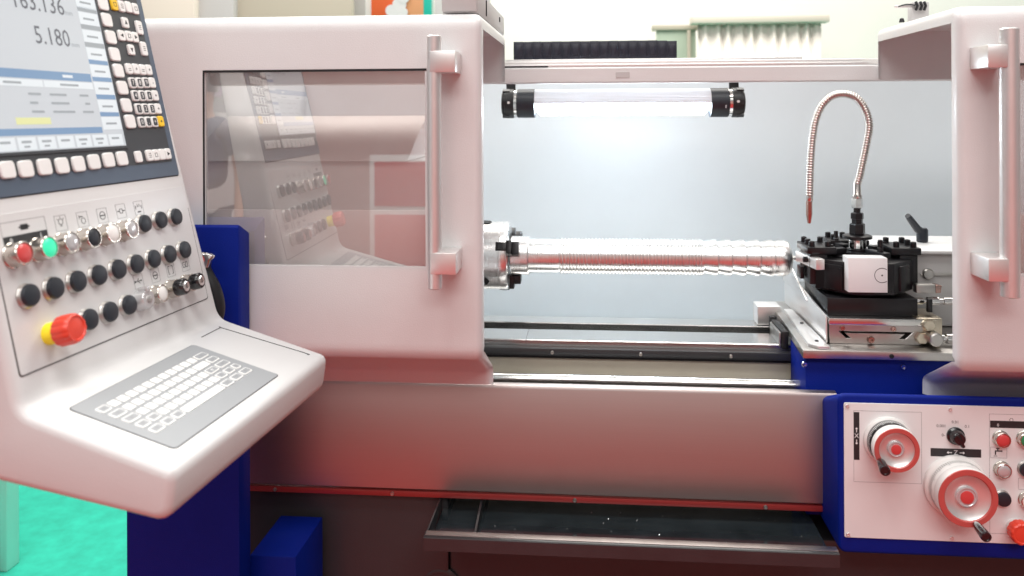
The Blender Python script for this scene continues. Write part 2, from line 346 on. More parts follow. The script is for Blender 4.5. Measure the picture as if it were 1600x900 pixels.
# ================================================================== SLIDING DOORS
def door(name, label, xl, xr, wx0, wx1, wz0, wz1, hx, side):
    d = thing(name, label, 'door', ((xl+xr)/2, 1.6, .957), 'sliding doors of the lathe')
    # profile from the foot up over the top and down at the back: (y, z)
    P = [(1.600, .957), (1.600, .978)]
    P += [(1.600-.006*(1-math.cos(R(a))), .978+.008*math.sin(R(a))) for a in (30, 60)]
    P += [(1.590, .9895), (1.474, 1.0445)]
    for k in range(1, 7):
        a = R(64*(1-k/7)); P.append((1.450+.028*(1-math.cos(a)), 1.076-.034*math.sin(a)))
    P += [(1.450, 1.080)]
    P += [(1.450, wz0), (1.450, wz1), (1.450, 1.655)]
    for k in range(1, 8): a = R(90*k/8); P.append((1.450+.03*(1-math.cos(a)), 1.659+.03*math.sin(a)))
    P += [(1.48, 1.689), (1.845, 1.6895), (1.858, 1.684), (1.860, 1.675), (1.860, 1.577)]
    Nn = []
    for i in range(len(P)):
        a = Vector(P[max(i-1, 0)]); b = Vector(P[min(i+1, len(P)-1)]); t = (b-a).normalized(); Nn.append(Vector((t.y, -t.x)))
    # stations across the width: x, inset
    st = []
    Rr = .016
    edge = [(Rr*(1-math.sin(R(a))), Rr*(1-math.cos(R(a)))) for a in (0, 15, 30, 45, 60, 75, 90)]   # from the flat face out to the rim
    lo = [(xl, .0285), (xl, .022)]+[(xl+Rr-Rr*math.sin(R(a)), Rr*(1-math.cos(R(a)))) for a in (90, 75, 60, 45, 30, 15, 0)]
    hi = [(xr-Rr+Rr*math.sin(R(a)), Rr*(1-math.cos(R(a)))) for a in (0, 15, 30, 45, 60, 75, 90)]+[(xr, .022), (xr, .0285)]
    st = lo+[(wx0, 0), (wx1, 0)]+hi
    bm = B(); V = []
    for x, ins in st:
        row = []
        for (y, z), n in zip(P, Nn):
            k = ins if z > 1.05 and y < 1.855 else min(ins, .016 if z > .99 else .010)
            row.append(bm.verts.new((x, y+n.x*k, z+n.y*k)))
        V.append(row)
    for i in range(len(st)-1):
        for j in range(len(P)-1):
            if st[i] == (wx0, 0) and abs(P[j][1]-wz0) < 1e-6 and abs(P[j+1][1]-wz1) < 1e-6: continue
            bm.faces.new((V[i][j], V[i+1][j], V[i+1][j+1], V[i][j+1]))
    bmesh.ops.recalc_face_normals(bm, faces=bm.faces)
    sh = obj('door_sheet', bm, 'paint', d)
    # the pane sits in a black gasket
    fm = T(0, 1.4530, 0) @ Matrix.Rotation(PI/2, 4, 'X')
    wn = obj('window', frame(wx0-.0005, wx1+.0005, wz0-.0005, wz1+.0005, .004, -.010, .0015, r=.001), 'paint', d, fm)
    obj('seal', rbox(wx0, wx1, 1.4505, 1.4512, wz1-.0045, wz1-.0005, bev=0), 'groove', wn)
    obj('seal', rbox(wx0, wx0+.0035, 1.4505, 1.4512, wz0, wz1-.0046, bev=0), 'groove', wn)
    obj('pane', rbox(wx0+.0035, wx1-.0035, 1.4545, 1.4575, wz0+.0035, wz1-.0035, bev=0), 'glass', wn)
    # inner stiffener frame behind the sheet
    bm = frame(wx0-.035, wx1+.035, wz0-.03, wz1+.03, .024, -.004, .004, r=.004)
    obj('inner_frame', bm, 'inner', d, T(0, 1.470, 0) @ Matrix.Rotation(PI/2, 4, 'X'))
    obj('lightening_sheet', rbox(wx0-.02, wx1+.02, 1.478, 1.481, wz0-.03, 1.322, bev=.001), 'paint', d)  # pale sheet added behind the glass to lighten its lower band
    # tubular handle on two blocks
    rh = .0128 if side > 0 else .0155
    bm = turn([(rh-.0022, 1.193), (rh, 1.195), (rh, 1.640), (rh-.0022, 1.642)], 28)
    h = obj('handle', bm, 'alu', d, T(hx, 1.398, 0))
    bx = hx+.022
    for z in (1.240, 1.595):
        bm = B(); box(bm, -.006, .040, 1.385-1.398, 1.4495-1.398, -.019, .019, bev=.0015)
        if side < 0: bmesh.ops.transform(bm, matrix=Matrix.Diagonal((-1, 1, 1, 1)), verts=bm.verts); bmesh.ops.recalc_face_normals(bm, faces=bm.faces)
        obj('handle_block', bm, 'alu', h, T(hx, 1.398, z))
    return d
door('sliding_door', 'large light grey sliding door with wide window, between the control console and the lit opening', -.925, -.204, -.733, -.305, 1.218, 1.587, -.2805, 1)
door('sliding_door', 'light grey sliding door cut by the right picture edge, beside the tool turret', .634, 1.34, .722, 1.15, 1.218, 1.587, .692, -1)

# ================================================================== WORK LAMP
LY = 2.06
pl0 = at(785, 163, LY); pl1 = at(1162, 159, LY)
lx0, lx1, lz = pl0.x, pl1.x, (pl0.z+pl1.z)/2
lamp = thing('work_lamp', 'lit tubular machine lamp with black end caps on the pale back wall', 'lamp', ((lx0+lx1)/2, LY, lz))
LM = T(0, LY, lz); rl = .0405; LS = LM @ Matrix.Scale(LY/2.25, 4, (0, 1, 0)) @ Matrix.Scale(LY/2.25, 4, (0, 0, 1))
def half(r, a0, a1, x0, x1, ribs=0, t=.004):
    bm = B(); rs = [[], []]
    n = 60
    for k in range(n+1):
        a = R(a0+(a1-a0)*k/n); rr = r-(t*.35 if ribs and (k % 4) < 2 else 0)
        for q, x in ((0, x0), (1, x1)): rs[q].append((x, -rr*math.cos(a), rr*math.sin(a)))
    rings(bm, rs, closed=False); return bm
e0, e1 = lx0+.028, lx1-.028
b0, b1 = at(836, 160, LY).x, at(1109, 160, LY).x
obj('ribbed_cover', half(.0400, -2, 97, b0, b1, 1), 'ribbed', lamp, LS, smooth=20)
obj('tube', turn([(.005, b0+.004), (.026, b0+.007), (.0335, b0+.014), (.0335, b1-.014), (.026, b1-.007), (.005, b1-.004)], 36, 'x'), 'tube', lamp, LS)
obj('lamp_shield', half(.0400, 98, 196, b0, b1), 'alu', lamp, LS)  # unseen shell added to hold the tube's light off the wall
for s, xe, xb in ((1, lx0, b0), (-1, lx1, b1)):
    pr = [(.0, 0), (.030, 0), (.034, .003), (.0345, .008), (.0405, .009), (.0415, .012), (.0415, .029), (.040, .031)]
    bm = turn([(r, xe+s*h) for r, h in pr]+[(.0, xe+s*.031)], 40, 'x')
    for a in range(0, 360, 60):
        box(bm, xe+s*.012-.009, xe+s*.012+.009, -.006, .006, .037, .0435, mtx=Matrix.Rotation(R(a+30), 4, 'X'))
    ec = obj('end_cap', bm, 'black', lamp, LS)
    obj('ring', turn([(.0385, xe+s*.0312), (.0395, xe+s*.032), (.0395, xe+s*.039), (.0385, xe+s*.040)], 40, 'x'), 'chrome', lamp, LS)
    obj('socket', turn([(.0385, xe+s*.0402), (.0405, xe+s*.041), (.0405, xb), (.0, xb)], 40, 'x'), 'navy', lamp, LS)
    obj('screw', turn([(.0035, 0), (.0035, .002), (0, .0025)], 12), 'white', ec, T(xe+s*.020, LY-.0380, lz+.002) @ Matrix.Rotation(PI/2, 4, 'X'))
    obj('bracket', rbox(xe+s*.02-.012, xe+s*.02+.012, LY+.02, LY+.03, lz-.015, 1.60, bev=.002), 'black', lamp)
text('I', .012, 'dial', 'mark', lamp, T(lx1-.050, LY-.0378, lz-.011) @ Matrix.Rotation(PI/2, 4, 'X'))

# ================================================================== CHUCK AND WORKPIECE
AM = T(0, AX, AZ)
def X19(px): return at(px, 400, AX).x
xf = X19(797)
chuck = thing('lathe_chuck', 'round steel three jaw chuck gripping the turned shaft beside the door edge', 'chuck', (xf, AX, AZ))
rc = .0800
cb = obj('body', turn([(.0, xf-.105), (.076, xf-.105), (rc, xf-.101), (rc, xf-.0205), (rc-.0015, xf-.0195), (rc, xf-.0185), (rc, xf-.006), (rc-.003, xf-.001), (.070, xf), (.024, xf), (.024, xf-.03), (0, xf-.03)], 72, 'x'), 'turned', chuck, AM)
for k, a in enumerate((24, -96, 144)):
    Rm = AM @ Matrix.Rotation(R(-a), 4, 'X')     # jaw direction starts at the operator's side (-y)
    bm = B()
    box(bm, xf-.002, xf+.010, -.078, -.046, -.016, .016, bev=.001)
    box(bm, xf+.010, xf+.026, -.066, -.0465, -.0155, .0155, bev=.001)
    jw = obj('jaw', bm, 'oxide', chuck, Rm)
    bm = B(); box(bm, xf-.026, xf-.0015, -.0825, -.074, -.010, .010, bev=.0008); box(bm, xf-.020, xf-.008, -.084, -.08, -.0065, .0065)
    obj('jaw_slide', bm, 'oxide', jw, Rm)
    Sm = AM @ Matrix.Rotation(R(-(a-62)), 4, 'X') @ T(xf-.055, -rc-.0004, 0) @ Matrix.Rotation(PI/2, 4, 'X')
    obj('key_socket', turn([(.0, .0001), (.0115, .0002), (.0135, .0012), (.0135, 0)], 6), 'groove', chuck, Sm)
wp = []
def add(px, r): wp.append((r, X19(px)))
c0 = X19(800)
wp += [(0, c0), (.0455, c0), (.0455, X19(826)), (.0440, X19(827.5)), (.0398, X19(827.6)), (.0398, X19(873)), (.0385, X19(874)), (.0385, X19(875))]
xa, xb = X19(876), X19(1090); nthr = 40
for k in range(nthr):
    x = xa+(xb-xa)*k/nthr; q = (xb-xa)/nthr
    wp += [(.0396, x), (.0419, x+.20*q), (.0419, x+.66*q), (.0396, x+.86*q)]
wp += [(.0418, xb), (.0418, X19(1092)), (.0410, X19(1093)), (.0410, X19(1097))]
bs = [1098, 1119.5, 1141, 1163, 1185, 1207]
for a, b in zip(bs, bs[1:]):
    wp += [(.0366, X19(a)), (.0374, X19(a+1.5)), (.0418, X19(b-5)), (.0418, X19(b-1.2)), (.0410, X19(b-.4))]
wp += [(.0388, X19(1207.2)), (.0415, X19(1216)), (.0415, X19(1224)), (.0395, X19(1229)), (.0345, X19(1233)), (.028, X19(1235)), (0, X19(1235.5))]
ws = obj('workpiece', turn(wp, 72, 'x'), 'turned', None, AM, smooth=24)
tag(ws, 'bright turned metal shaft with threaded middle and barbed end, held in the chuck', 'workpiece')

# ================================================================== CARRIAGE: saddle, cross slide, apron and its control box
car = thing('carriage', 'lathe carriage with grey saddle, blue apron and white operating panel with handwheels', 'carriage', (.6, 1.7, .7))
SZ = 1.034
bm = prism([(.411, 1.620), (1.15, 1.620), (1.15, 2.04), (.432, 2.04), (.421, 1.776)], 1.0175, SZ, 'z', bev=.0015)
sad = obj('saddle', bm, 'satin', car)
cross_head('screw', .0045, .002, 'groove', sad, T(at(1393, 553, 1.62).x, 1.6195, 1.0255) @ Matrix.Rotation(PI/2, 4, 'X'))
obj('wiper', rbox(.405, .4195, 1.772, 1.875, .990, 1.030, bev=.002), 'black', sad)
obj('wiper_plate', rbox(.400, .4045, 1.776, 1.868, .994, 1.026, bev=.001), 'satin', sad)
obj('wiper', rbox(.412, .428, 1.922, 1.992, 1.001, 1.024, bev=.002), 'dark', sad)
obj('way_cover_block', rbox(.385, .440, 1.932, 1.985, 1.0015, 1.046, bev=.003), 'alu', sad)
bm = prism([(.427, 1.645), (.442, 1.625), (.464, 1.625), (.464, 1.93), (.446, 1.93)], SZ+.0005, SZ+.007, 'z', bev=.001)
gp = obj('gib_plate', bm, 'alu', sad)
for q in ((.448, 1.66), (.454, 1.80)): cross_head('screw', .004, .002, 'oxide', gp, T(q[0], q[1], SZ+.007))
ap = obj('apron', rbox(.420, 1.15, 1.638, 1.76, .70, 1.0170, bev=.003), 'blue', car)
for px, py in ((1257, 569), (1411, 573)):
    p = at(px, py, 1.638); cross_head('screw', .006, .004, 'chrome', ap, T(p.x, 1.638, p.z) @ Matrix.Rotation(PI/2, 4, 'X'))
# cross slide
CX0, CX1 = .474, .656
bm = prism([(CX0, 1.0345), (CX1, 1.0345), (CX1-.02, 1.0345), (CX1-.045, 1.058), (CX0+.045, 1.058), (CX0+.02, 1.0345)][0:0] or [(CX0+.002, 1.0347), (CX1-.002, 1.0347), (CX1-.002, 1.046), (CX1-.044, 1.046), (CX1-.032, 1.0565), (CX0+.032, 1.0565), (CX0+.044, 1.046), (CX0+.002, 1.046)], 1.668, 2.02, 'y', bev=.0006, seg=1)
cs = obj('dovetail_base', bm, 'satin', car)
bm = prism([(CX0, 1.0465), (CX0+.034, 1.0465), (CX0+.0185, 1.0612), (CX1-.0185, 1.0612), (CX1-.034, 1.0465), (CX1, 1.0465), (CX1, 1.0740), (CX0, 1.0740)], 1.664, 2.02, 'y', bev=.0006, seg=1)
sl = obj('cross_slide', bm, 'satin', car)
obj('slide_plate', rbox(CX0-.001, CX1+.002, 1.660, 2.02, 1.0745, 1.0880, bev=.001), 'steel', car)
p = at(1361, 535, 1.664); cross_head('screw', .0075, .007, 'nozzle', cs, T(p.x, 1.668, 1.0445) @ Matrix.Rotation(PI/2, 4, 'X'))
for px in (1316, 1396):
    p = at(px, 515, 1.664); cross_head('screw', .0055, .003, 'nozzle', sl, T(p.x, 1.664, 1.0675) @ Matrix.Rotation(PI/2, 4, 'X'))
bm = prism([(1.665, 1.0885), (2.02, 1.0885), (2.02, 1.165), (1.985, 1.165), (1.665, 1.089)], CX0-.011, CX0-.007, 'x')
obj('side_guard', prism([(1.668, 1.036), (2.02, 1.036), (2.02, 1.120), (1.99, 1.120), (1.668, 1.090)], CX0-.006, CX0-.0025, 'x', bev=.0008), 'alu', car)
obj('side_guard', prism([(1.80, 1.091), (2.02, 1.091), (2.02, 1.150), (1.97, 1.150)], CX0-.010, CX0-.0065, 'x', bev=.0008), 'alu', car)
# valve block with hexagon plugs and hydraulic couplings
VX0, VX1 = at(1430, 520, 1.67).x, at(1471, 520, 1.67).x
vb = obj('valve_block', rbox(VX0, VX1, 1.665, 1.75, 1.041, 1.090, bev=.002), 'brass', car)
for px, py, r in ((1451, 508, .0125), (1440, 528, .0125)):
    p = at(px, py, 1.66); obj('plug', turn([(r, 0), (r, .010), (r*.85, .012), (0, .012)], 6), 'brass', vb, T(p.x, 1.665, p.z) @ Matrix.Rotation(PI/2, 4, 'X'))
p = at(1463, 531, 1.64); obj('plug', turn([(.0135, -.02), (.0135, .012), (.011, .014), (0, .014)], 24), 'satin', vb, T(p.x, 1.65, p.z) @ Matrix.Rotation(PI/2, 4, 'X'))
def coupling(px0, px1, py, Y, r, parent):
    a, b = at(px0, py, Y), at(px1, py, Y); Lh = b.x-a.x; pr = []
    for k, (t, q) in enumerate(((0, .55), (.02, .8), (.16, .8), (.17, .5), (.22, .5), (.23, 1), (.42, 1), (.43, .62), (.5, .62), (.51, .9), (.68, .9), (.69, .65), (.76, .65), (.77, 1), (.97, 1), (1, .7))):
        pr.append((r*q, t*Lh))
    return obj('hydraulic_fitting', turn(pr, 14, 'x'), 'chrome', parent, T(a.x, Y, a.z))
coupling(1427, 1520, 470, 1.72, .0085, car)
coupling(1466, 1520, 529, 1.67, .0100, car)
p = at(1451, 475, 1.70); obj('tap_lever', rbox(p.x-.005, p.x+.005, 1.692, 1.702, p.z-.016, p.z+.012, bev=.002), 'black', car)

# control box
BX0, BX1, BY, BZ0, BZ1 = .4425, 1.10, 1.50, .700, .990
pl_ = [(BX0, BY+.10), (BX0, BY+.012), (BX0+.010, BY), (BX1, BY), (BX1, BY+.10)]
bm = prism(rrect(BX0, BX1, BZ0, BZ1, .014, 5), BY, BY+.136, 'y')
for v in bm.verts:
    if v.co.y > BY+.1 and v.co.z > .9: v.co.z -= .052
bmesh.ops.bevel(bm, geom=[e for e in bm.edges if all(abs(v.co.y-BY) < 1e-5 for v in e.verts)], offset=.006, segments=3, profile=.5, affect='EDGES')
bx = obj('control_box', bm, 'blue', car)
PP = Vector((0, BY-.0025, 0)); PN = Vector((0, -1, 0)); ROT = Matrix.Rotation(PI/2, 4, 'X')
def z3(zx, zy): return (1270+zx/3, 600+zy/3)
def ap_at(zx, zy, y=BY-.0025):
    p = at(*z3(zx, zy), y); return p
q0 = ap_at(149, 719); q1 = ap_at(149, 88)
fp = obj('operating_panel', plate(q0.x, BX1-.02, q0.z, q1.z, 0, .0022, r=.003, edge=.0005), 'plate', car, T(0, BY-.0002, 0) @ ROT)
FY = BY-.00245
def FM(zx, zy, dy=0):
    p = ap_at(zx, zy, FY); return T(p.x, FY-dy, p.z) @ ROT
for s in ((162, 103), (643, 118), (165, 705), (652, 722)): cross_head('screw', .0035, .0022, 'alu', fp, FM(*s))
def pr_rect(name, zx0, zy0, zx1, zy1, m, h=.0002):
    a, b = ap_at(zx0, zy1, FY), ap_at(zx1, zy0, FY)
    return obj(name, plate(a.x, b.x, a.z, b.z, 0, h, r=.0004, n=1), m, fp, T(0, FY, 0) @ ROT)
def pr_frame(zx0, zy0, zx1, zy1, wd=.0005, m='inkg'):
    a, b = ap_at(zx0, zy1, FY), ap_at(zx1, zy0, FY)
    return obj('printed_frame', frame(a.x, b.x, a.z, b.z, wd, 0, .0002, r=.0008), m, fp, T(0, FY, 0) @ ROT)
def arrow(L_, wd, hd):
    return [(-L_, wd/2), (-L_, -wd/2), (0, -wd/2), (0, -hd/2), (hd*.62, 0), (0, hd/2), (0, wd/2)]
pr_rect('axis_bar', 192, 132, 218, 355, 'ink'); pr_rect('axis_bar', 552, 307, 789, 338, 'ink')
pr_frame(192, 132, 510, 458)
def axis_mark(zx, zy, s, vert):
    m = FM(zx, zy, .0003) @ (Matrix.Rotation(PI/2, 4, 'Z') if vert else Matrix.Identity(4))
    text(s, .0115, 'dial', 'lettering', fp, FM(zx, zy, .0003) if vert else m)
    for k in (-1, 1):
        obj('arrow_mark', shapes([arrow(.006, .0014, .0052)], 0, .0001), 'dial', fp, m @ Matrix.Rotation(0 if k > 0 else PI, 4, 'Z') @ T(.0125, 0, 0))
axis_mark(205, 243, 'X', True); axis_mark(670, 322, 'Z', False)
for s, zx, zy in (('0.001', 602, 197), ('0.01', 668, 179), ('0.1', 724, 200), ('0-', 612, 240)): text(s, .0075, 'ink', 'lettering', fp, FM(zx, zy))
# selector
sk = obj('selector_knob', turn([(.0155, 0), (.0155, .003), (.0125, .005), (.0115, .016), (.0095, .019), (0, .0195)], 28), 'blackgloss', fp, FM(668, 242))
obj('pointer', rbox(-.003, .003, -.0155, .010, .004, .0205, bev=.0012), 'blackgloss', fp, FM(668, 242) @ Matrix.Rotation(R(25), 4, 'Z'))
# group on the right
pr_frame(829, 149, 1200, 700); pr_rect('group_bar', 831, 181, 1200, 204, 'ink'); text('0', .0075, 'dial', 'lettering', fp, FM(868, 193, .0003))
obj('symbol', shapes(ringpoly(0, 0, .0032, .0007, 6), 0, .0001), 'ink', fp, FM(931, 169))
pr_frame(833, 297, 910, 346); pr_frame(963, 443, 1060, 494)
tapm = [bar(-.006, .003, .006, .003, .0022), bar(-.001, .003, -.001, .007, .0018), bar(-.004, .0072, .002, .0072, .0018), bar(-.005, .003, -.005, -.004, .0022), bar(.006, .0015, .006, .0045, .0014), bar(-.008, -.006, -.002, -.006, .001)]
obj('symbol', shapes(tapm, 0, .0001), 'ink', fp, FM(870, 322))
obj('symbol', shapes([bar(-.004, -.004, -.004, .004, .0012), bar(-.004, .004, .004, .004, .0012), bar(-.004, 0, .003, 0, .0012), bar(-.004, -.004, .004, -.004, .0012)], 0, .0001), 'ink', fp, FM(1005, 468))
def push(parent, mtx, lens, r=.0135, h=.010, collar='collar', name='push_button', dome=.002):
    c = obj(name, turn([(r*1.08, 0), (r*1.08, .0015), (r, .0025), (r, h), (r*.93, h+.0012), (r*.86, h+.0012), (r*.84, h-.0005), (r*.5, h-.0005)], 32), collar, parent, mtx)
    obj('lens', turn([(r*.835, h-.003), (r*.835, h-.0002), (r*.7, h+dome*.6), (r*.35, h+dome), (0, h+dome*1.05)], 32), lens, c, mtx)
    return c
def cap(parent, mtx, r=.0135, name='cap_button', m='navy'):
    c = obj(name, turn([(r*1.06, 0), (r*1.06, .0015), (r*.98, .003), (r*.98, .005), (r*.9, .0065)], 32), 'satin', parent, mtx)
    obj('lens', turn([(r*.96, .003), (r*.96, .007), (r*.88, .0095), (r*.6, .0105), (0, .0108)], 32), m, c, mtx)
    return c
def estop(parent, mtx, r=.020, h=.034, ringm=None):
    e = obj('emergency_stop', turn([(r*.72, 0), (r*.72, h*.45), (r*.70, h*.47), (0, h*.47)], 32), ringm or 'alu', parent, mtx)
    bm = B(); rs = []
    for rr, z in ((.90, .40), (1.0, .46), (1.0, .82), (.97, .93), (.86, 1.0), (.74, 1.0), (.70, .965), (.45, .985), (.05, 1.0)):
        rs.append([Vector((rr*r*(1-(.045 if (k % 6) < 2 and .8 < rr else 0))*math.cos(2*PI*k/72), rr*r*(1-(.045 if (k % 6) < 2 and .8 < rr else 0))*math.sin(2*PI*k/72), z*h)) for k in range(72)])
    rings(bm, rs, True, True, True); bmesh.ops.recalc_face_normals(bm, faces=bm.faces)
    obj('mushroom_head', bm, 'red', e, mtx)
    return e
push(fp, FM(880, 255), 'redlens'); push(fp, FM(992, 255), 'greenlens'); push(fp, FM(884, 398), 'clear'); cap(fp, FM(996, 396)); cap(fp, FM(886, 533)); push(fp, FM(1000, 540), 'white')
estop(fp, FM(945, 668), .020, .030)
# handwheels
def handwheel(zx, zy, r, h, gx, ang, dm, tm):
    """base centre, wheel radius, height, crank angle, dial and tick colour"""
    m = FM(zx, zy)
    hw = obj('handwheel', turn([(r*1.08, 0), (r*1.10, .004), (r*1.08, .007), (r*1.02, .009), (r*.98, .0095)], 64), 'white', fp, m)
    obj('dial_ring', turn([(r*.98, .0090), (r*1.0, .0105), (r*.955, h*.56), (r*.94, h*.58), (r*.5, h*.58)], 64), dm, hw, m)
    bm = B(); z0 = h*.27
    for k in range(80):
        a = 2*PI*k/80; l = .007 if k % 5 else .010
        ca, sa = math.cos(a), math.sin(a); w_ = .00055
        rad = lambda z: r*(1.0-.045*(z-.0105)/(h*.56-.0105))+.0002
        P_ = [(rad(z0), -w_, z0), (rad(z0), w_, z0), (rad(z0+l), w_, z0+l), (rad(z0+l), -w_, z0+l)]
        bm.faces.new([bm.verts.new((x*ca-y*sa, x*sa+y*ca, z)) for x, y, z in P_])
    obj('graduation', bm, tm, hw, m)
    obj('wheel', turn([(r*.5, h*.585), (r*.95, h*.585), (r*.98, h*.62), (r*1.0, h*.70), (r*1.0, h*.90), (r*.985, h*.97)], 64, caps=False), 'white', hw, m)
    obj('rim', turn([(r*.985, h*.965), (r*.97, h*1.0), (r*.80, h*1.0), (r*.76, h*.96)], 64, caps=False), 'redring', hw, m)
    obj('dish', turn([(r*.775, h*.965), (r*.74, h*.93), (r*.42, h*.84), (r*.30, h*.84), (0, h*.84)], 64, caps=False), 'alu', hw, m)
    obj('hub', turn([(r*.36, h*.84), (r*.36, h*.89), (r*.33, h*.905), (r*.30, h*.905), (r*.28, h*.89), (0, h*.89)], 40), 'clear', hw, m)
    obj('hub_insert', turn([(r*.22, h*.89), (r*.22, h*.91), (r*.18, h*.92), (0, h*.92)], 32), 'redlens', hw, m)
    g_ = m @ Matrix.Rotation(R(ang), 4, 'Z') @ T(r*.86, 0, h*.99) @ Matrix.Rotation(R(gx), 4, 'Y')
    obj('crank_grip', turn([(.004, 0), (.0055, .002), (.0075, .010), (.0085, .026), (.009, .034), (.0085, .0375), (.0055, .038), (.005, .037), (0, .037)], 24), 'blackgloss', hw, g_)
handwheel(350, 262, .0395, .047, 8, 212, 'oxide', 'dial')
handwheel(668, 475, .0510, .051, 8, 285, 'white', 'ink')

# ================================================================== TOOL TURRET
TX, TY = (.477+.653)/2, 1.775
tur = thing('tool_turret', 'black eight sided tool turret with a white marked front face on the cross slide', 'tool turret', (TX, TY, 1.0885))
bl = obj('base_block', rbox(.4765, .655, 1.685, 1.865, 1.0885, 1.1235, bev=.0012), 'oxide', tur)
obj('neck', turn([(.070, 1.1238), (.070, 1.132)], 48), 'oxide', tur, T(TX, TY, 0))
RO = .107
octp = [(RO*math.cos(R(22.5+45*k)), RO*math.sin(R(22.5+45*k))) for k in range(8)]
bm = prism(octp, 1.1322, 1.196, 'z', bev=.0015)
obj('turret_body', bm, 'oxide', tur, T(TX, TY, 0))
a0, a1 = at(1323, 455, 1.674), at(1384, 402, 1.674)
fx0, fx1, fz0, fz1 = a0.x, a1.x, a0.z, a1.z
fc = obj('indexing_face', rbox(fx0, fx1, 1.664, 1.70, fz0, fz1, bev=.0008), 'plate', tur)
cx_, cz_ = fx0+(fx1-fx0)*.86, fz0+(fz1-fz0)*.50; rr_ = (fx1-fx0)*.19
bm = shapes([bar(rr_*math.cos(2*PI*k/28), rr_*math.sin(2*PI*k/28), rr_*math.cos(2*PI*(k+1)/28), rr_*math.sin(2*PI*(k+1)/28), .0011) for k in range(28) if rr_*math.cos(2*PI*(k+.5)/28) < (fx1-cx_-.0006)]+[[(.0018*math.cos(R(a)), .0018*math.sin(R(a))) for a in range(0, 360, 45)]], 0, .0002)
obj('mark', bm, 'ink', fc, T(cx_, 1.6638, cz_) @ ROT)
# tool holders at the sides and the back
for k in (2, 4, 6):
    Hm = T(TX, TY, 0) @ Matrix.Rotation(R(-90+45*k), 4, 'Z')
    bm = B(); box(bm, .074, .110, -.040, .040, 1.140, 1.204, bev=.0015); box(bm, .056, .116, -.044, .044, 1.2045, 1.2190, bev=.0015)
    hd = obj('tool_holder', bm, 'oxide', tur, Hm)
    for q, s_ in ((.104, -.032), (.104, .0), (.104, .032), (.070, -.030), (.070, .030)):
        obj('bolt', turn([(.0062, 1.219), (.0062, 1.229), (.0050, 1.2305), (.0030, 1.2305), (.0028, 1.225), (0, 1.225)], 12), 'oxide', hd, Hm @ T(q, s_, 0))
    obj('set_screw', turn([(.006, 0), (.006, .010), (.004, .011), (0, .011)], 6), 'oxide', hd, Hm @ T(.110, .026, 1.19) @ Matrix.Rotation(PI/2, 4, 'Y'))
for k in (1, 7):
    Hm = T(TX, TY, 0) @ Matrix.Rotation(R(-90+45*k), 4, 'Z')
    obj('wedge', rbox(.080, .103, -.020, .020, 1.1365, 1.188, bev=.002), 'oxide', tur, Hm)
# visible tool bits
p = at(1434, 447, 1.74); tb = obj('tool_bit', rbox(p.x-.012, p.x+.026, 1.715, 1.735, p.z-.010, p.z+.008, bev=.001), 'satin', tur)
bm = prism([(p.x+.026, p.z-.009), (p.x+.036, p.z-.008), (p.x+.038, p.z+.007), (p.x+.026, p.z+.008)], 1.714, 1.734, 'y', bev=.0008); obj('insert', bm, 'nozzle', tb)
p = at(1268, 410, 1.73); tb = obj('tool_bit', rbox(-.009, .009, -.055, .055, -.011, .011, bev=.001), 'alu', tur, T(p.x+.004, 1.76, p.z) @ Matrix.Rotation(R(8), 4, 'Z'))
p = at(1252, 424, 1.78); obj('tool_bit', rbox(p.x-.004, p.x+.004, 1.77, 1.80, p.z-.014, p.z+.012, bev=.001), 'oxide', tur)
# clamping disc, spokes and the coolant column
cl = obj('clamp_disc', turn([(.062, 1.1965), (.062, 1.199), (.058, 1.201), (.040, 1.201), (.040, 1.206), (0, 1.206)], 48), 'oxide', tur, T(TX, TY, 0))
for k in (0, 2, 4, 6):
    Cm = T(TX, TY, 0) @ Matrix.Rotation(R(45*k+22.5), 4, 'Z')
    bm = B(); box(bm, .034, .088, -.009, .009, 1.2015, 1.2145, bev=.0015)
    ca = obj('clamp_arm', bm, 'oxide', tur, Cm)
    obj('stud', turn([(.0062, 1.2145), (.0062, 1.222), (.0048, 1.2235), (.0048, 1.238), (.0035, 1.239), (0, 1.239)] if k % 4 else [(.007, 1.2145), (.007, 1.221), (.0055, 1.2225), (0, 1.2225)], 6 if k % 3 else 14), 'oxide', ca, Cm @ T(.068, 0, 0))
hub = obj('hub', turn([(.0215, 1.206), (.0215, 1.2105), (.0165, 1.2115), (.0165, 1.2305), (.022, 1.231), (.030, 1.233), (.030, 1.2385), (.026, 1.2405), (0, 1.2405)], 48), 'oxide', tur, T(TX, TY, 0))
obj('band', turn([(.0168, 1.2120), (.0178, 1.2125), (.0178, 1.2295), (.0168, 1.230)], 40), 'chrome', hub, T(TX, TY, 0))
obj('hex_nut', turn([(.0155, 1.2408), (.0165, 1.2425), (.0165, 1.262), (.0155, 1.264), (.011, 1.2645)], 6), 'oxide', tur, T(TX, TY, 0), smooth=20)
obj('hex_nut', turn([(.0115, 1.2645), (.0115, 1.274), (.0135, 1.2745), (.0135, 1.286), (.012, 1.2875), (.0075, 1.288), (.0075, 1.2965)], 6), 'oxide', tur, T(TX, TY, 0), smooth=20)

# flexible coolant hose
hz = 1.2968
hose = thing('coolant_hose', 'curved flexible metal coolant hose with copper nozzle rising from the turret', 'hose', (TX, TY, hz))
Hp = [(1350, 288), (1351, 276), (1353, 255), (1357, 222), (1358, 196), (1352, 172), (1339, 154), (1320, 147), (1301, 150), (1285, 164), (1275, 186), (1270, 212), (1267, 245), (1265.5, 280), (1265, 306)]
base = Vector((TX, TY, hz)); off = base-at(1350, 318, TY); 
pts = spline([at(a, b, TY)+Vector((off.x*max(0, 1-i/4), 0, 0)) for i, (a, b) in enumerate(Hp)], 24)
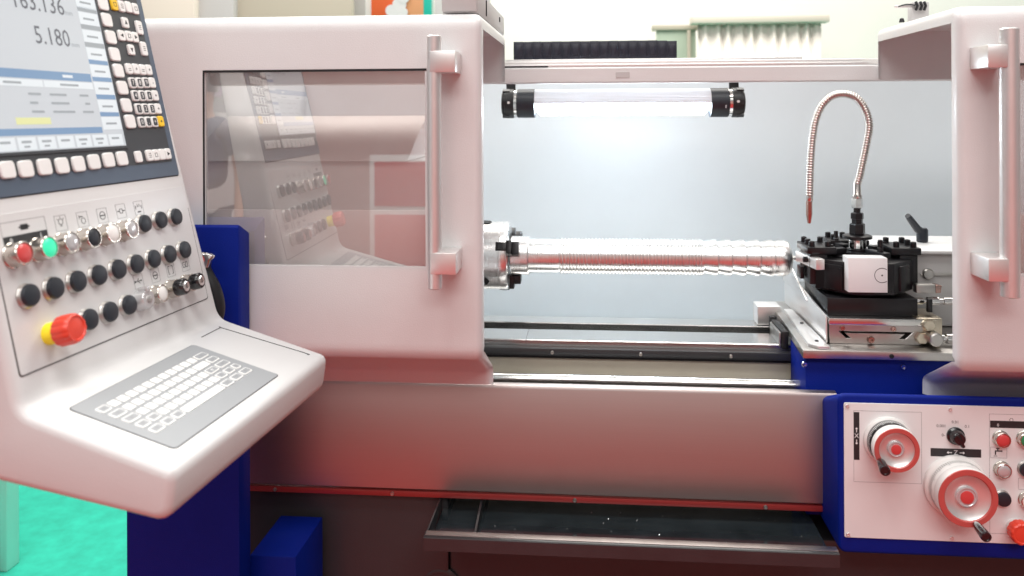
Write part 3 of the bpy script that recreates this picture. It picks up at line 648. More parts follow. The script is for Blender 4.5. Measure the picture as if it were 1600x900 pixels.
# resample by length, one bead every 4 mm
ln = [0]
for a, b in zip(pts, pts[1:]): ln.append(ln[-1]+(b-a).length)
def point_at(s):
    for i in range(len(ln)-1):
        if ln[i+1] >= s: return pts[i].lerp(pts[i+1], (s-ln[i])/max(1e-9, ln[i+1]-ln[i]))
    return pts[-1]
nb = int(ln[-1]/.0056); cp = []; cr_ = []
for k in range(nb*6+1):
    cp.append(point_at(ln[-1]*k/(nb*6))); ph = (k % 6)/6
    cr_.append(.0069+.0018*math.sin(ph*PI)**.6 if ph else .0058)
obj('hose_tube', sweep(cp, cr_, 14), 'hose', hose, smooth=60)
st_ = pts[0]
obj('coupling', turn([(.0085, 0), (.0118, .0015), (.0118, .0205), (.010, .022)], 6), 'chrome', hose, T(TX, TY, hz+.0003), smooth=20)
obj('ferrule', turn([(.0105, .0222), (.0108, .027), (.0085, .031), (.0078, st_.z-hz+.004), (.0070, st_.z-hz+.006)], 20), 'hose', hose, T(TX, TY, hz))
ep = pts[-1]; n1 = at(1263.5, 349, TY)
obj('ferrule', sweep([ep+Vector((0, 0, .004)), ep+Vector((0, 0, 0)), ep+Vector((0, 0, -.010)), ep+Vector((0, 0, -.012))], [.0062, .0074, .0074, .0062], 16), 'hose', hose)
obj('nozzle', turn([(.0030, n1.z), (.0038, n1.z+.001), (.0062, n1.z+.016), (.0068, n1.z+.020), (.0068, ep.z-.012)], 6), 'nozzle', hose, T(ep.x-.001, TY, 0), smooth=20)

# ================================================================== TAILSTOCK
ts = thing('tailstock', 'white and grey tailstock with black clamp lever behind the turret', 'tailstock', (.75, AX, 1.0))
c1 = X19(1236)
cen = obj('live_center', turn([(.0005, c1-.001), (.0085, c1+.014), (.0100, c1+.020), (.0100, c1+.023), (.0175, c1+.0235), (.0185, c1+.026), (.0185, c1+.06), (.0175, c1+.062), (.0, c1+.062)], 32, 'x'), 'steel', ts, AM)
obj('quill', turn([(.026, c1+.0625), (.027, c1+.065), (.027, .80)], 36, 'x'), 'steel', ts, AM)
tz = 1.5-(388-180)*1.82/1250
obj('body', rbox(.64, 1.05, 1.815, 2.0, 1.035, tz-.003, bev=.006), 'hallgrey', ts)
obj('top_cover', rbox(.632, 1.06, 1.80, 2.02, tz-.0025, tz+.006, bev=.004), 'paint', ts)
p = at(1450, 428, 1.812); obj('lock_knob', turn([(.012, 0), (.012, .006), (.010, .008), (.008, .0075), (0, .0075)], 28), 'satin', ts, T(p.x, 1.8148, p.z) @ ROT)
obj('name_rail', rbox(p.x-.016, 1.0, 1.8105, 1.8145, p.z-.004, p.z+.003, bev=.001), 'satin', ts)
p = at(1441, 369, 1.92)
lv = obj('clamp_lever', turn([(.0105, tz+.006), (.0125, tz+.008), (.0125, tz+.034), (.010, tz+.038), (0, tz+.0385)], 20), 'navy', ts, T(p.x, 1.92, 0))
e_ = at(1418, 337, 1.90)
obj('lever_arm', sweep([(p.x, 1.92, tz+.029), (p.x-.012, 1.915, tz+.036), (e_.x+.006, 1.905, e_.z-.006), (e_.x, 1.90, e_.z)], [.0095, .0090, .0072, .0060], 12), 'navy', lv)

# ================================================================== CHIP TRAY
tray = thing('chip_tray', 'dark grey pull-out chip tray with wet floor under the steel front panel', 'tray', (.05, 1.5, .70))
TX0, TX1 = -.3145, .430
obj('floor', rbox(TX0+.004, TX1, 1.475, 2.04, .690, .694, bev=0), 'oil', tray)
bm = prism([(1.450, .700), (1.452, .722), (1.456, .7245), (1.474, .7245), (1.4765, .722), (1.4765, .6945), (1.4725, .6945), (1.4725, .7195), (1.4585, .7195), (1.4545, .7005)], TX0, TX1, 'x')
obj('front_lip', bm, 'trayp', tray)
obj('lip_highlight', rbox(TX0+.002, TX1, 1.4575, 1.4735, .7246, .7254, bev=.0003), 'satin', tray)  # bright strip standing in for the reflection along the lip
obj('side', rbox(TX0, TX0+.0035, 1.477, 1.615, .690, .7235, bev=.001), 'trayp', tray)
obj('divider', prism([(1.478, .6945), (1.70, .6945), (1.70, .72), (1.60, .72)], -.2305, -.2265, 'x'), 'trayp', tray)

bm = B()
for k in range(70):
    x, y = random.uniform(-.22, .42), random.uniform(1.485, 1.66); a_ = random.random()*6.3; l = random.uniform(.0005, .0014)
    c_, s_ = math.cos(a_)*l, math.sin(a_)*l
    P_ = [(x-c_, y-s_, .6944), (x+s_*.4, y-c_*.4, .6944), (x+c_, y+s_, .6952), (x-s_*.4, y+c_*.4, .6956)]
    bm.faces.new([bm.verts.new(q) for q in P_])
sw = struct('metal_chips', bm, 'chrome', kind='stuff'); sw['label'] = 'tiny bright metal chips scattered on the dark tray floor'; sw['category'] = 'metal chips'
# ================================================================== PEDESTAL COLUMN AND CONSOLE
ped = thing('console_pedestal', 'tall deep blue column carrying the control console beside the sliding door', 'pedestal', (-.75, 1.45, 0))
cx0, cx1 = -.853, -.6395
bm = prism([(1.395, .012), (1.395, 1.300), (1.400, 1.304), (1.443, 1.283), (1.443, .012)], cx0, cx1, 'x', bev=.002)
obj('column', bm, 'blue', ped)
obj('foot', rbox(-.86, -.566, 1.36, 1.50, .0, .70, bev=.003)if False else rbox(-.645, -.556, 1.45, 1.6, .0, .678, bev=.003), 'blue', ped)
obj('foot_plate', rbox(-.92, -.55, 1.30, 1.60, .0, .0115, bev=.002), 'blue', ped)

# console: everything is laid out in the sloping planes of its face (u along it, v up it) and its keyboard shelf
P1 = CAM+ray(273, 339)*1.295
ang = R(3.5); U = Vector((math.sin(ang), math.cos(ang), 0)); SD = Vector((math.cos(ang), -math.sin(ang), 0)); ZZ = Vector((0, 0, 1))
ta = R(13.2); V_ = ZZ*math.cos(ta)-SD*math.sin(ta); NP = SD*math.cos(ta)+ZZ*math.sin(ta)
def fmx(o, x, y, z):
    m = Matrix((x, y, z)).transposed().to_4x4(); m.translation = o; return m
CF = fmx(P1, U, V_, NP)                                  # face frame
td = R(16.3); Wd = SD*math.cos(td)-ZZ*math.sin(td); NK = SD*math.sin(td)+ZZ*math.cos(td)
K0 = onpl(345, 495, P1, NP)
KF = fmx(K0, U, -Wd, NK)                                 # shelf frame, origin at the inner far corner, y up the slope
def uv(px, py):
    p = onpl(px, py, P1, NP)-P1; return p.dot(U), p.dot(V_)
def uk(px, py):
    p = onpl(px, py, K0, NK)-K0; return p.dot(U), -p.dot(Wd)
con = thing('control_console', 'slanted light grey operator console with screen, push buttons and keyboard shelf', 'control console', (-.8, 1.1, 1.0))
# body: profile in the plane across U (s = along SD, z), swept along U; the face leans back, the shelf comes forward
kv = (K0-P1).dot(V_)
def sz(p): q = p-P1; return (q.dot(SD), q.z)
top = P1+V_*.62; knee = P1+V_*kv
sh_len = .200
tip = knee+Wd*sh_len
th_ = .058
prof = []
s, z = sz(top); prof += [(s-.046, z+.02), (s-.004, z+.02), (s, z+.012)]
# concave fillet at the knee
kf = .018
for k in range(6):
    t = k/5; a = knee+V_*kf; b = knee+Wd*kf
    q = a*(1-t)**2+knee*2*t*(1-t)+b*t**2; prof.append(sz(q))
# shelf tip, rounded
rt = .013
a = tip-Wd*rt; prof.append(sz(a))
dn = (-ZZ*math.cos(R(8))-SD*math.sin(R(8)))
for t in (.33, .66, 1):
    b = tip+dn*rt; q = a*(1-t)**2+tip*2*t*(1-t)+b*t**2; prof.append(sz(q))
lowf = tip+dn*th_; 
for t in (0, .25, .5, .75, 1): prof.append(sz((lowf-dn*.016)*(1-t)**2+lowf*2*t*(1-t)+(lowf-SD*.016)*t**2))
s, z = sz(lowf); prof += [(s-.225, z+.033), (s-.245, z+.045), (-.050, -.120), (-.056, -.03)]
uR = .067; uL = -.376
bm = B(); rs = []
Rb = .012
stn = []
for a in (0, 22, 45, 67, 90): stn.append((uL+Rb*(1-math.sin(R(a))), Rb*(1-math.cos(R(a)))))
inl = [(uL, Rb)]+[(uL+Rb*(1-math.sin(R(a))), Rb*(1-math.cos(R(90-a)))) for a in ()]
def insetpoly(P, d):
    n = len(P); out = []
    for i in range(n):
        a, b, c = Vector(P[i-1]), Vector(P[i]), Vector(P[(i+1) % n])
        t1 = (b-a).normalized(); t2 = (c-b).normalized(); n1 = Vector((t1.y, -t1.x)); n2 = Vector((t2.y, -t2.x))
        k = (n1+n2); k = k/max(.3, (1+n1.dot(n2)))
        out.append(b+k*d)
    return out
area2 = sum(prof[i-1][0]*prof[i][1]-prof[i][0]*prof[i-1][1] for i in range(len(prof)))
sgn = 1 if area2 < 0 else -1
def cpt(u, s, z):
    return P1+U*u+SD*s+ZZ*z
top_z = prof[0][1]
for u_, ins in [(uL+Rb*(1-math.sin(R(a))), Rb*(1-math.cos(R(a)))) for a in (90, 70, 50, 30, 15, 0)][0:]+[(uR-Rb*(1-math.sin(R(a))), Rb*(1-math.cos(R(a)))) for a in (0, 15, 30, 50, 70, 90)]:
    ring = []
    for s, z in insetpoly(prof, sgn*ins):
        uu = u_
        if u_ > 0: uu = u_-max(0, (z-prof[4][1]))*.062
        ring.append(cpt(uu, s, z))
    rs.append(ring)
rings(bm, rs, True, True, True); bmesh.ops.recalc_face_normals(bm, faces=bm.faces)
obj('housing', bm, 'console', con, smooth=32)
# arm joint between console and column
p = at(330, 440, 1.36)
obj('swivel_joint', turn([(.020, 0), (.034, .006), (.036, .02), (.036, .10), (.030, .12)], 32), 'black', con, T(-.79, 1.36, 1.12))
bm = sweep(spline([at(322, 398, 1.35), at(318, 420, 1.35), at(333, 450, 1.35), at(340, 480, 1.35), at(335, 505, 1.35)], 6), .013, 14); obj('joint_arm', bm, 'black', con)
p = at(325, 399, 1.345); obj('clamp_knob', turn([(.006, -.02), (.009, -.006), (.0125, -.001), (.0125, .003), (.0105, .0045), (0, .005)], 24), 'chrome', con, T(p.x, 1.345, p.z) @ Matrix.Rotation(R(15), 4, 'Y'))

# --- membrane bezel with the screen
bu1, bv0 = uv(279.5, 273.5)
bez = obj('screen_bezel', plate(-.372, bu1-.002, bv0, .60, 0, .0025, r=.004, edge=.0006), 'slate', con, CF)
obj('bezel_gap', plate(-.3735, bu1-.0005, bv0-.0015, .6015, 0, .0008, r=.005), 'groove', con, CF)
kx1, kv0 = uv(266, 251)
obj('key_field', plate(-.371, kx1, kv0-.002, .58, .0025, .0029, r=.002), 'keyfield', bez, CF)
su1, sv0 = uv(194.5, 228.5)
SU0, SV1 = -.370, .46
scr = obj('screen', plate(SU0, su1, sv0, SV1, .0029, .0036, r=.002), 'screen', con, CF)
obj('screen_rim', frame(SU0-.004, su1+.004, sv0-.004, SV1+.004, .0042, .0026, .0046, r=.003), 'keyfield', con, CF)
SZ0 = .0037
def z1(a, b): return uv(a/3, b/3)
def scr_rect(x0, y0, x1, y1, m, name='screen_field', dz=0):
    """corners: lower left / upper right given in the face plane"""
    return obj(name, plate(x0, x1, y0, y1, SZ0+dz, SZ0+dz+.0001, r=.0002, n=1), m, scr, CF)
def stext(s, za, zb, size, m='scrdark', align='RIGHT', sx=1, dz=.0002):
    a, b = z1(za, zb); text(s, size, m, 'readout', scr, CF @ T(a, b, SZ0+dz), align, 1e-5, sx)
# softkey labels down the right of the screen
su_l = z1(440, 400)[0]
rows = [z1(470, 0)[1], ]
sx0 = su1-.044; 
ys = [uv(*q)[1] for q in ((148, 7), (154, 32), (160, 59), (166, 86), (172, 112), (178, 138), (184, 165), (190, 191), )]
for i, y in enumerate(ys):
    if i < 8: scr_rect(sx0, y-.0115, su1-.002, y+.0075, 'scrwhite'); scr_rect(sx0, y+.0085, su1-.002, y+.0155, 'scrgrey' if i < 4 else 'scrblue'); scr_rect(sx0+.008, y-.004, su1-.012, y-.001, 'scrgrey', dz=.0002)
for i in range(5): y = ys[0]+.030*(i+1); scr_rect(sx0, y-.0115, su1-.002, y+.0075, 'scrwhite'); scr_rect(sx0, y+.0085, su1-.002, y+.0155, 'scrgrey')
# readouts
h1 = abs(uv(95, 28)[1]-uv(90, 0)[1])
stext('163.136', 290, 42, .036, sx=.86); stext('mm', 330, 68, .011, 'scrgrey')
stext('5.180', 318, 190, .036, sx=.86); stext('mm', 362, 216, .011, 'scrgrey')
yb = uv(110, 121)[1]
scr_rect(SU0, yb-.006, sx0-.003, yb+.006, 'scrblue'); text('Status', .009, 'scrwhite', 'readout', scr, CF @ T(-.19, yb, SZ0+.0002), 'CENTER', 1e-5) if False else scr_rect(-.192, yb-.002, -.172, yb+.002, 'scrwhite', dz=.0002)
scr_rect(SU0, yb-.017, -.232, yb-.0075, 'scrwhite'); scr_rect(-.230, yb-.017, sx0-.003, yb-.0075, 'scrwhite')
for (u0, v0, l) in ((-.30, -.0125, .030), (-.20, -.0125, .036), (-.262, -.027, .022), (-.224, -.027, .032), (-.166, -.027, .018), (-.262, -.039, .014), (-.224, -.039, .034), (-.158, -.039, .010), (-.262, -.051, .022), (-.224, -.051, .042), (-.166, -.051, .022)):
    scr_rect(u0, yb+v0-.0015, u0+l, yb+v0+.0015, 'scrgrey', dz=.0002)
scr_rect(-.292, yb-.068, -.232, yb-.059, 'scryel'); 
y2 = uv(100, 206)[1]
scr_rect(SU0, y2-.004, sx0-.003, y2+.005, 'scrblue')
n_ = 8
for k in range(n_):
    a = SU0+.004+(su1-SU0-.006)*k/n_; b = SU0+(su1-SU0-.006)*(k+1)/n_
    scr_rect(a, sv0+.002, b, y2-.0065, 'scrwhite'); scr_rect(a+.006, sv0+.011, b-.008, sv0+.014, 'scrgrey', dz=.0002)
    if k % 3 != 1: scr_rect(a+.009, sv0+.005, b-.012, sv0+.0075, 'scrgrey', dz=.0002)
# membrane keys round the screen
kmesh = {}
def mkey(px, py, wu, hv, m='key', name='key', mark=None, mk='ink'):
    key = (round(wu, 4), round(hv, 4), m)
    if key not in kmesh:
        bm = plate(-wu/2, wu/2, -hv/2, hv/2, .0029, .0062, r=min(wu, hv)*.2, n=3, edge=.0010)
        me = bpy.data.meshes.new('key'); bm.to_mesh(me); bm.free(); finish(me, 35); me.materials.append(M[m]); kmesh[key] = me
    a, b = uv(px, py); Km = CF @ T(a, b, 0)
    k = obj(name, kmesh[key], m, bez, Km)
    if mark:
        if isinstance(mark, str): text(mark, hv*.62, mk, 'mark', k, Km @ T(0, 0, .0063), 'CENTER', 5e-5)
        else: obj('mark', shapes(mark, .0062, .0064), mk, k, Km)
    return k
for q in ((470, 20), (488, 97), (507, 178), (525, 258), (543, 335), (562, 415), (580, 497), (598, 573)): mkey(q[0]/3, q[1]/3, .023, .0215)
for q in ((20, 800), (107, 795), (195, 786), (278, 780), (355, 772), (428, 762), (497, 753), (560, 746)): mkey(q[0]/3, q[1]/3, .023, .0215)
ln3 = [bar(-.003, y, .003, y, .0009) for y in (-.003, 0, .003)]
def tri(a, s=.0042): return [[(s*math.cos(R(a+t)), s*math.sin(R(a+t))) for t in (0, 130, 230)]]
sq = [bar(-.003, -.003, .003, -.003, .0008), bar(-.003, .003, .003, .003, .0008), bar(-.003, -.003, -.003, .003, .0008), bar(.003, -.003, .003, .003, .0008)]
W1, H1 = .0155, .0175
for zx, zy, m, mk in ((523, 25, 'yellow', sq), (557, 33, 'key', ln3), (590, 37, 'key', None), (622, 45, 'key', sq)): mkey(zx/3, zy/3, .0145, .019, m, mark=mk)
mkey(575/3, 110/3, W1, H1, mark=tri(90)); mkey(557/3, 170/3, W1, H1, mark=tri(180)); mkey(591/3, 173/3, W1, H1, mark=sq); mkey(621/3, 178/3, W1, H1, mark=tri(0)); mkey(603/3, 237/3, W1, H1, mark=tri(-90))
mkey(641/3, 133/3, W1, .0235, mark=ln3); mkey(662/3, 232/3, W1, .0235, mark=ln3)
pad = [[(592, 326, ''), (624, 327, ''), (655, 330, ''), (685, 331, '')], [(608, 392, '7'), (640, 392, '8'), (671, 391, '9'), (701, 391, '-')], [(621, 452, '4'), (653, 452, '5'), (685, 452, '6'), (715, 451, '')], [(637, 514, '1'), (668, 514, '2'), (699, 514, '3'), (728, 513, '')], [(651, 576, '0'), (682, 575, '.'), (712, 574, '+'), (741, 572, '')]]
for r_, row in enumerate(pad):
    for c_, (zx, zy, s) in enumerate(row):
        num = r_ > 0 and c_ < 3
        m = 'yellow' if (r_, c_) == (4, 3) else 'key'
        k = mkey(zx/3, zy/3, W1, H1, m)
        Km = WM[k.name]
        if num: obj('cap_face', plate(-W1*.33, W1*.33, -H1*.36, H1*.36, .0061, .0064, r=.002), 'keyfield', k, Km)
        if s: text(s, .011, 'key' if num else 'ink', 'mark', k, Km @ T(0, 0, .0065), 'CENTER', 5e-5)
        elif r_ == 0 or c_ == 3: obj('mark', shapes([bar(-.002, 0, .002, 0, .0012), bar(0, -.002, 0, .002, .0012)] if c_ % 2 else ln3[:2], .0062, .0064), 'ink', k, Km)
for zx, zy, mk in ((637, 738, None), (688, 732, ln3), (717, 730, sq), (746, 727, None), (774, 724, tri(0))): mkey(zx/3, zy/3, .0155, .018, mark=mk)

# --- push button panel
pu0, pu1, pv0, pv1 = -.3635, .0405, -.1430, .0475
obj('panel_gap', plate(pu0-.0014, pu1+.0014, pv0-.0014, pv1+.0014, 0, .0006, r=.0045), 'groove', con, CF)
bp = obj('button_panel', plate(pu0, pu1, pv0, pv1, 0, .0011, r=.004, edge=.0003), 'console', con, CF)
def BF(u_, v_, n_=.0011): return CF @ T(u_, v_, n_)
r1 = [-.330+.0408*k for k in range(9)]
for k, (ln_, col_) in enumerate((('redlens', 'hose'), ('green', 'hose'), ('clear', 'hose'), ('navy', 'hose'), ('white', 'hose'), ('clear', 'hose'))):
    push(bp, BF(r1[k]-.010, -.004), ln_, .0145, .017, 'collar')
for k in (6, 7, 8): cap(bp, BF(r1[k]-.004, 0), .0140)
for k in range(9): cap(bp, BF(-.3325+.0411*k, -.0550), .0145)
eu, ev = uv(73, 523); estop(bp, BF(eu+.003, ev), .0188, .039, 'yellow2')
for k in range(3): cap(bp, BF(-.2435+.0405*k, -.1075), .0145)
um = BF(-.131, -.108); us = obj('usb_socket', turn([(.0150, 0), (.0150, .004), (.0138, .006), (.0138, .014), (.0125, .016), (0, .016)], 28), 'clear', bp, um)
obj('cover_tab', rbox(-.004, .004, .010, .019, .003, .018, bev=.0015), 'clear', us, um)
obj('plug_mark', turn([(.005, .016), (.005, .018), (0, .0185)], 20), 'satin', us, um)
push(bp, BF(-.0925, -.108), 'white', .0135, .013, 'collar')
for u_ in (-.0555, -.0130):
    m = BF(u_, -.108)
    ks = obj('key_switch', turn([(.0150, 0), (.0150, .002), (.0138, .003), (.0138, .014), (.0125, .0145)], 28), 'collar', bp, m)
    obj('barrel', turn([(.0128, .0140), (.0128, .026), (.0115, .028), (.0080, .028)], 28), 'blackgloss', ks, m)
    kc = obj('lock_core', turn([(.0082, .0275), (.0082, .0290), (.0065, .0295), (0, .0295)], 24), 'chrome', ks, m)
    obj('key_slot', rbox(-.0008, .0008, -.004, .004, .0293, .0298, bev=0), 'ink', ks, m)
# printed symbols
def sym(px, py, polys, bw=.0105, name='symbol'):
    a, b = uv(px, py); m = BF(a, b, .0011)
    obj('printed_frame', frame(-bw, bw, -bw, bw, .0006, 0, .0002, r=.0005), 'inkg', bp, m)
    obj(name, shapes(polys, 0, .0002), 'ink', bp, m)
lampi = ringpoly(0, .002, .004, .0008, 12)+[bar(-.002, -.0035, .002, -.0035, .001), bar(0, .0075, 0, .009, .001), bar(-.006, .006, -.0045, .0045, .0008), bar(.006, .006, .0045, .0045, .0008)]
pump = ringpoly(.001, -.002, .004, .0008, 12)+[bar(-.006, .004, .001, .004, .0012), bar(-.006, .001, -.006, .006, .0008)]
door_i = ringpoly(0, 0, .0055, .001, 16)+[bar(-.005, 0, .005, 0, .0016)]
chk = sq+[bar(-.008, 0, -.003, 0, .0014), bar(.003, 0, .008, 0, .0014)]
cent = [bar(-.007, .004, -.007, -.002, .001), bar(.007, .004, .007, -.002, .001), bar(-.002, .001, -.002, .006, .001), bar(.002, .001, .002, .006, .001), bar(-.005, .002, -.0075, .002, .001), bar(.005, .002, .0075, .002, .001), bar(-.004, -.006, .004, -.006, .002)]
usb = [bar(-.007, 0, .006, 0, .0012), bar(-.003, 0, .001, .004, .001), bar(-.001, 0, .003, -.004, .001)]+[[(-.008+.0018*math.cos(R(a)), .0018*math.sin(R(a))) for a in range(0, 360, 60)], [(.008, 0), (.0055, .0018), (.0055, -.0018)]]
lock = sq+ringpoly(0, .0045, .0025, .0008, 8)
brk = [bar(-.006, -.006, -.006, .006, .001), bar(.006, -.006, .006, .006, .001), bar(-.006, .006, -.002, .006, .001), bar(.006, .006, .002, .006, .001), bar(-.006, -.006, -.003, -.006, .001), bar(.006, -.006, .003, -.006, .001)]
go = [bar(-.007, -.004, -.007, .004, .001), bar(-.007, .004, -.001, .004, .001), bar(-.007, -.004, -.001, -.004, .001), bar(-.001, -.004, -.001, 0, .001), bar(-.003, 0, -.001, 0, .001), bar(.001, -.004, .001, .004, .001), bar(.001, .004, .006, .004, .001), bar(.006, .004, .006, -.004, .001), bar(.001, -.004, .006, -.004, .001)]
for (px, py), s_ in zip(((94, 349), (128, 343), (159, 337), (188, 330), (215.5, 325)), (lampi, pump, door_i, chk, cent)): sym(px, py, s_)
for (px, py), s_ in zip(((215.5, 439.5), (241.5, 430.5), (265.5, 422), (288.5, 413.5)), (usb, door_i, brk, go)): sym(px, py, s_)
a0_, b0_ = uv(8, 378); a1_, b1_ = uv(68, 352)
pu = (uv(6, 368)[0]+uv(68, 358)[0])/2; pv = uv(38, 362)[1]
m = BF(pu, pv)
obj('printed_frame', frame(-.036, .036, -.015, .015, .0006, 0, .0002, r=.0005), 'inkg', bp, m)
obj('power_bar', plate(-.0355, .0355, -.0145, -.0025, 0, .0003, r=.0004), 'ink', bp, m)
text('0', .009, 'dial', 'lettering', bp, m @ T(-.024, -.0085, .0004)); text('I', .009, 'dial', 'lettering', bp, m @ T(.024, -.0085, .0004))
obj('symbol', shapes([bar(-.006, .006, .006, .006, .007), bar(-.009, .006, .009, .006, .0018)], 0, .0002), 'ink', bp, m)

# --- keyboard
ku0, kw1 = uk(102, 643); ku1, kw0 = uk(438, 583)
ku1 = (uk(438, 583)[0]+uk(296, 541)[0])/2; ku0 = (uk(102, 643)[0]+uk(280, 699)[0])/2
kt = (uk(296, 541)[1]+uk(102, 643)[1])/2; kb = (uk(438, 583)[1]+uk(280, 699)[1])/2
obj('keyboard_gap', plate(ku0-.001, ku1+.001, kb-.001, kt+.001, -.0005, .0004, r=.0065), 'groove', con, KF)
kbd = obj('keyboard', plate(ku0, ku1, kb, kt, -.0005, .0010, r=.006, edge=.0003), 'greymem', con, KF)
# key block corners measured on the shelf
c = [uk(140, 643), uk(313, 551), uk(397, 579), uk(249, 681)]
gu0 = (c[0][0]+c[3][0])/2; gu1 = (c[1][0]+c[2][0])/2; gt = (c[0][1]+c[1][1])/2; gb = (c[2][1]+c[3][1])/2
rowsN = 5; ph_ = (gt-gb)/rowsN; totw = 14.0; pw = (gu1-gu0)/totw
lay = [[('s', 1.25)]+[('w', 1)]*11+[('s', 1.75)],
       [('s', 1.5)]+[('w', 1)]*9+[('w', 2.0)]+[('s', 1.5)],
       [('s', 1.6)]+[('w', 1)]*9+[('d', 1.6), ('s', 1.8)][0:1]+[('s', 1.8)],
       [('s', 1.25), ('s', 1.25)]+[('w', 1)]*8+[('s', 1.25), ('s', 1.25), ('w', 1)][0:2]+[('s', 1)],
       [('s', 1.4), ('s', 1.25), ('s', 1.25), ('w', 5.6), ('s', 1.5), ('s', 1.5), ('s', 1.5)]]
kk = {}
for r_, row in enumerate(lay):
    tot = sum(x for _, x in row); x = gu0
    for kind, wd in row:
        wu = (gu1-gu0)*wd/tot; key = (round(wu, 4), kind)
        if key not in kk:
            m_ = 'key'
            bm = plate(-wu/2+.0020, wu/2-.0020, -ph_/2+.0023, ph_/2-.0023, .0010, .0024, r=.0026 if kind != 'w' else .0016, n=3, edge=.0005)
            me = bpy.data.meshes.new('key'); bm.to_mesh(me); bm.free(); finish(me, 35); me.materials.append(M[m_]); kk[key] = me
        y = gt-ph_*(r_+.5); Km = KF @ T(x+wu/2, y, 0)
        k = obj('key', kk[key], 'key', kbd, Km)
        if kind != 'w':
            key2 = (round(wu, 4), 'face')
            if key2 not in kk:
                bm = plate(-wu/2+.0040, wu/2-.0040, -ph_/2+.0044, ph_/2-.0044, .0023, .0026, r=.0014, n=3)
                me = bpy.data.meshes.new('cap_face'); bm.to_mesh(me); bm.free(); finish(me, 35); me.materials.append(M['greymem']); kk[key2] = me
            obj('cap_face', kk[key2], 'greymem', k, Km)
            obj('mark', shapes([bar(-.0028, .0006, .0028, .0006, .0014), bar(-.0018, -.0018, .001, -.0018, .001)], .0025, .0027), 'key' if kind == 'd' else 'keygrey', k, Km)
        x += wu
# lid outline at the far end of the shelf
l0 = uk(315, 527); l1 = uk(345, 512); l2 = uk(480, 553)
bm = B()
Q = spline([(l0[0], l0[1], 0), (l1[0]-.004, l1[1]+.0, 0), (l1[0], l1[1]-.003, 0), ((l1[0]+l2[0])/2, (l1[1]+l2[1])/2, 0), (l2[0], l2[1]+.002, 0), (l2[0]-.003, l2[1]-.001, 0)], 6)
obj('lid_seam', sweep(Q, .0007, 6), 'groove', con, KF @ T(0, 0, .0002))

# ================================================================== THINGS ON TOP AND BEHIND
cb_ = thing('junction_box', 'grey box on the machine roof behind the left door top', 'junction box', (-.27, 1.7, 1.69))
jb = obj('housing', rbox(-.283, -.215, 1.49, 1.93, 1.6925, 1.738, bev=.003), 'hallgrey', cb_)
obj('front_cover', rbox(-.283, -.217, 1.484, 1.4895, 1.695, 1.86, bev=.002), 'hallgrey', cb_)
obj('lid', rbox(-.285, -.213, 1.483, 1.55, 1.7385, 1.87, bev=.003), 'hallgrey', cb_)
obj('slot', rbox(-.2152, -.2130, 1.600, 1.604, 1.70, 1.732, bev=0), 'groove', cb_)
obj('slot', rbox(-.2152, -.2130, 1.83, 1.835, 1.715, 1.726, bev=0), 'groove', cb_)
ch = thing('cable_chain', 'black nylon cable chain lying along the top of the machine', 'cable chain', (0, 2.0, 1.63))
c0x, c1x = at(803, 75, 2.0).x, at(1057, 75, 2.0).x
ztop = at(930, 64.5, 2.0).z; zbt = at(930, 92, 2.0).z
obj('support_tray', rbox(c0x-.02, c1x+.3, 1.985, 2.06, zbt-.015, zbt-.001, bev=.001), 'alu', ch)
nl = 17
for k in range(nl):
    x0 = c0x+(c1x-c0x)*k/nl; x1 = c0x+(c1x-c0x)*(k+1)/nl
    dr = max(0, k-nl+3)**2*.0005
    bm = B(); box(bm, x0+.0001, x1-.0001, 1.99, 2.05, zbt, ztop-dr-(.0003 if k % 2 else 0), bev=.0005); box(bm, x0+.004, x1-.004, 1.9885, 2.0515, zbt+.008, ztop-dr-.008, bev=.001)
    obj('link', bm, 'chain', ch)
# limit switch bracket on the right door roof
p = at(1420, 30, 1.80)
ls = thing('limit_switch', 'small white bracket with black clips on the machine roof at upper right', 'switch', (p.x, 1.8, 1.69))
obj('bracket', rbox(at(1398, 12, 1.8).x, at(1430, 12, 1.8).x, 1.80, 1.803, at(1400, 12.5, 1.8).z, at(1400, 8, 1.8).z, bev=.0005), 'alu', ls)
obj('base', rbox(at(1426, 20, 1.8).x, at(1452, 20, 1.8).x, 1.80, 1.83, 1.69, at(1430, 3, 1.8).z, bev=.002), 'hallgrey', ls)
for px in (1431, 1438, 1444):
    a = at(px, 16, 1.795); b = at(px, 3, 1.795); obj('clip', sweep([a, a.lerp(b, .5)+Vector((.002, -.004, 0)), b], .003, 8), 'black', ls)
a = at(1404, 10, 1.795); b = at(1430, 8, 1.795); obj('wire', sweep(spline([a, (a+b)/2+Vector((0, 0, .003)), b], 5), .0016, 8), 'black', ls)
p = at(1409, 32, 1.80); obj('screw', turn([(.006, -.004), (.004, .004), (0, .006)], 12), 'oxide', ls, T(p.x, 1.80, p.z))
# hall behind
def panel(name, label, cat, px0, px1, py0, py1, Y, m, th=.06, z0=None):
    a, b = at(px0, py1, Y), at(px1, py0, Y)
    o = obj(name, rbox(a.x, b.x, Y, Y+th, a.z if z0 is None else z0, b.z, bev=.004), m); tag(o, label, cat); return o
panel('wall_panel', 'cream exhibition wall panel above the left door, next to the console', 'wall panel', 130, 303, -160, 60, 4.2, 'hallcream', z0=0)
panel('wall_panel', 'narrow pale grey wall panel between the cream and beige ones', 'wall panel', 304.5, 364, -160, 60, 4.25, 'hallgrey', z0=0)
panel('wall_panel', 'wide beige wall panel above the left door', 'wall panel', 365.5, 548, -160, 60, 4.3, 'hallbeige', z0=0)
panel('wall_panel', 'grey wall panel right of the orange sign', 'wall panel', 549.5, 764, -160, 60, 4.5, 'hallgrey', z0=0)
sg = thing('exhibition_sign', 'orange, white and teal exhibition sign above the left door', 'sign', (at(628, 10, 4.0).x, 4.0, at(628, 24, 4.0).z))
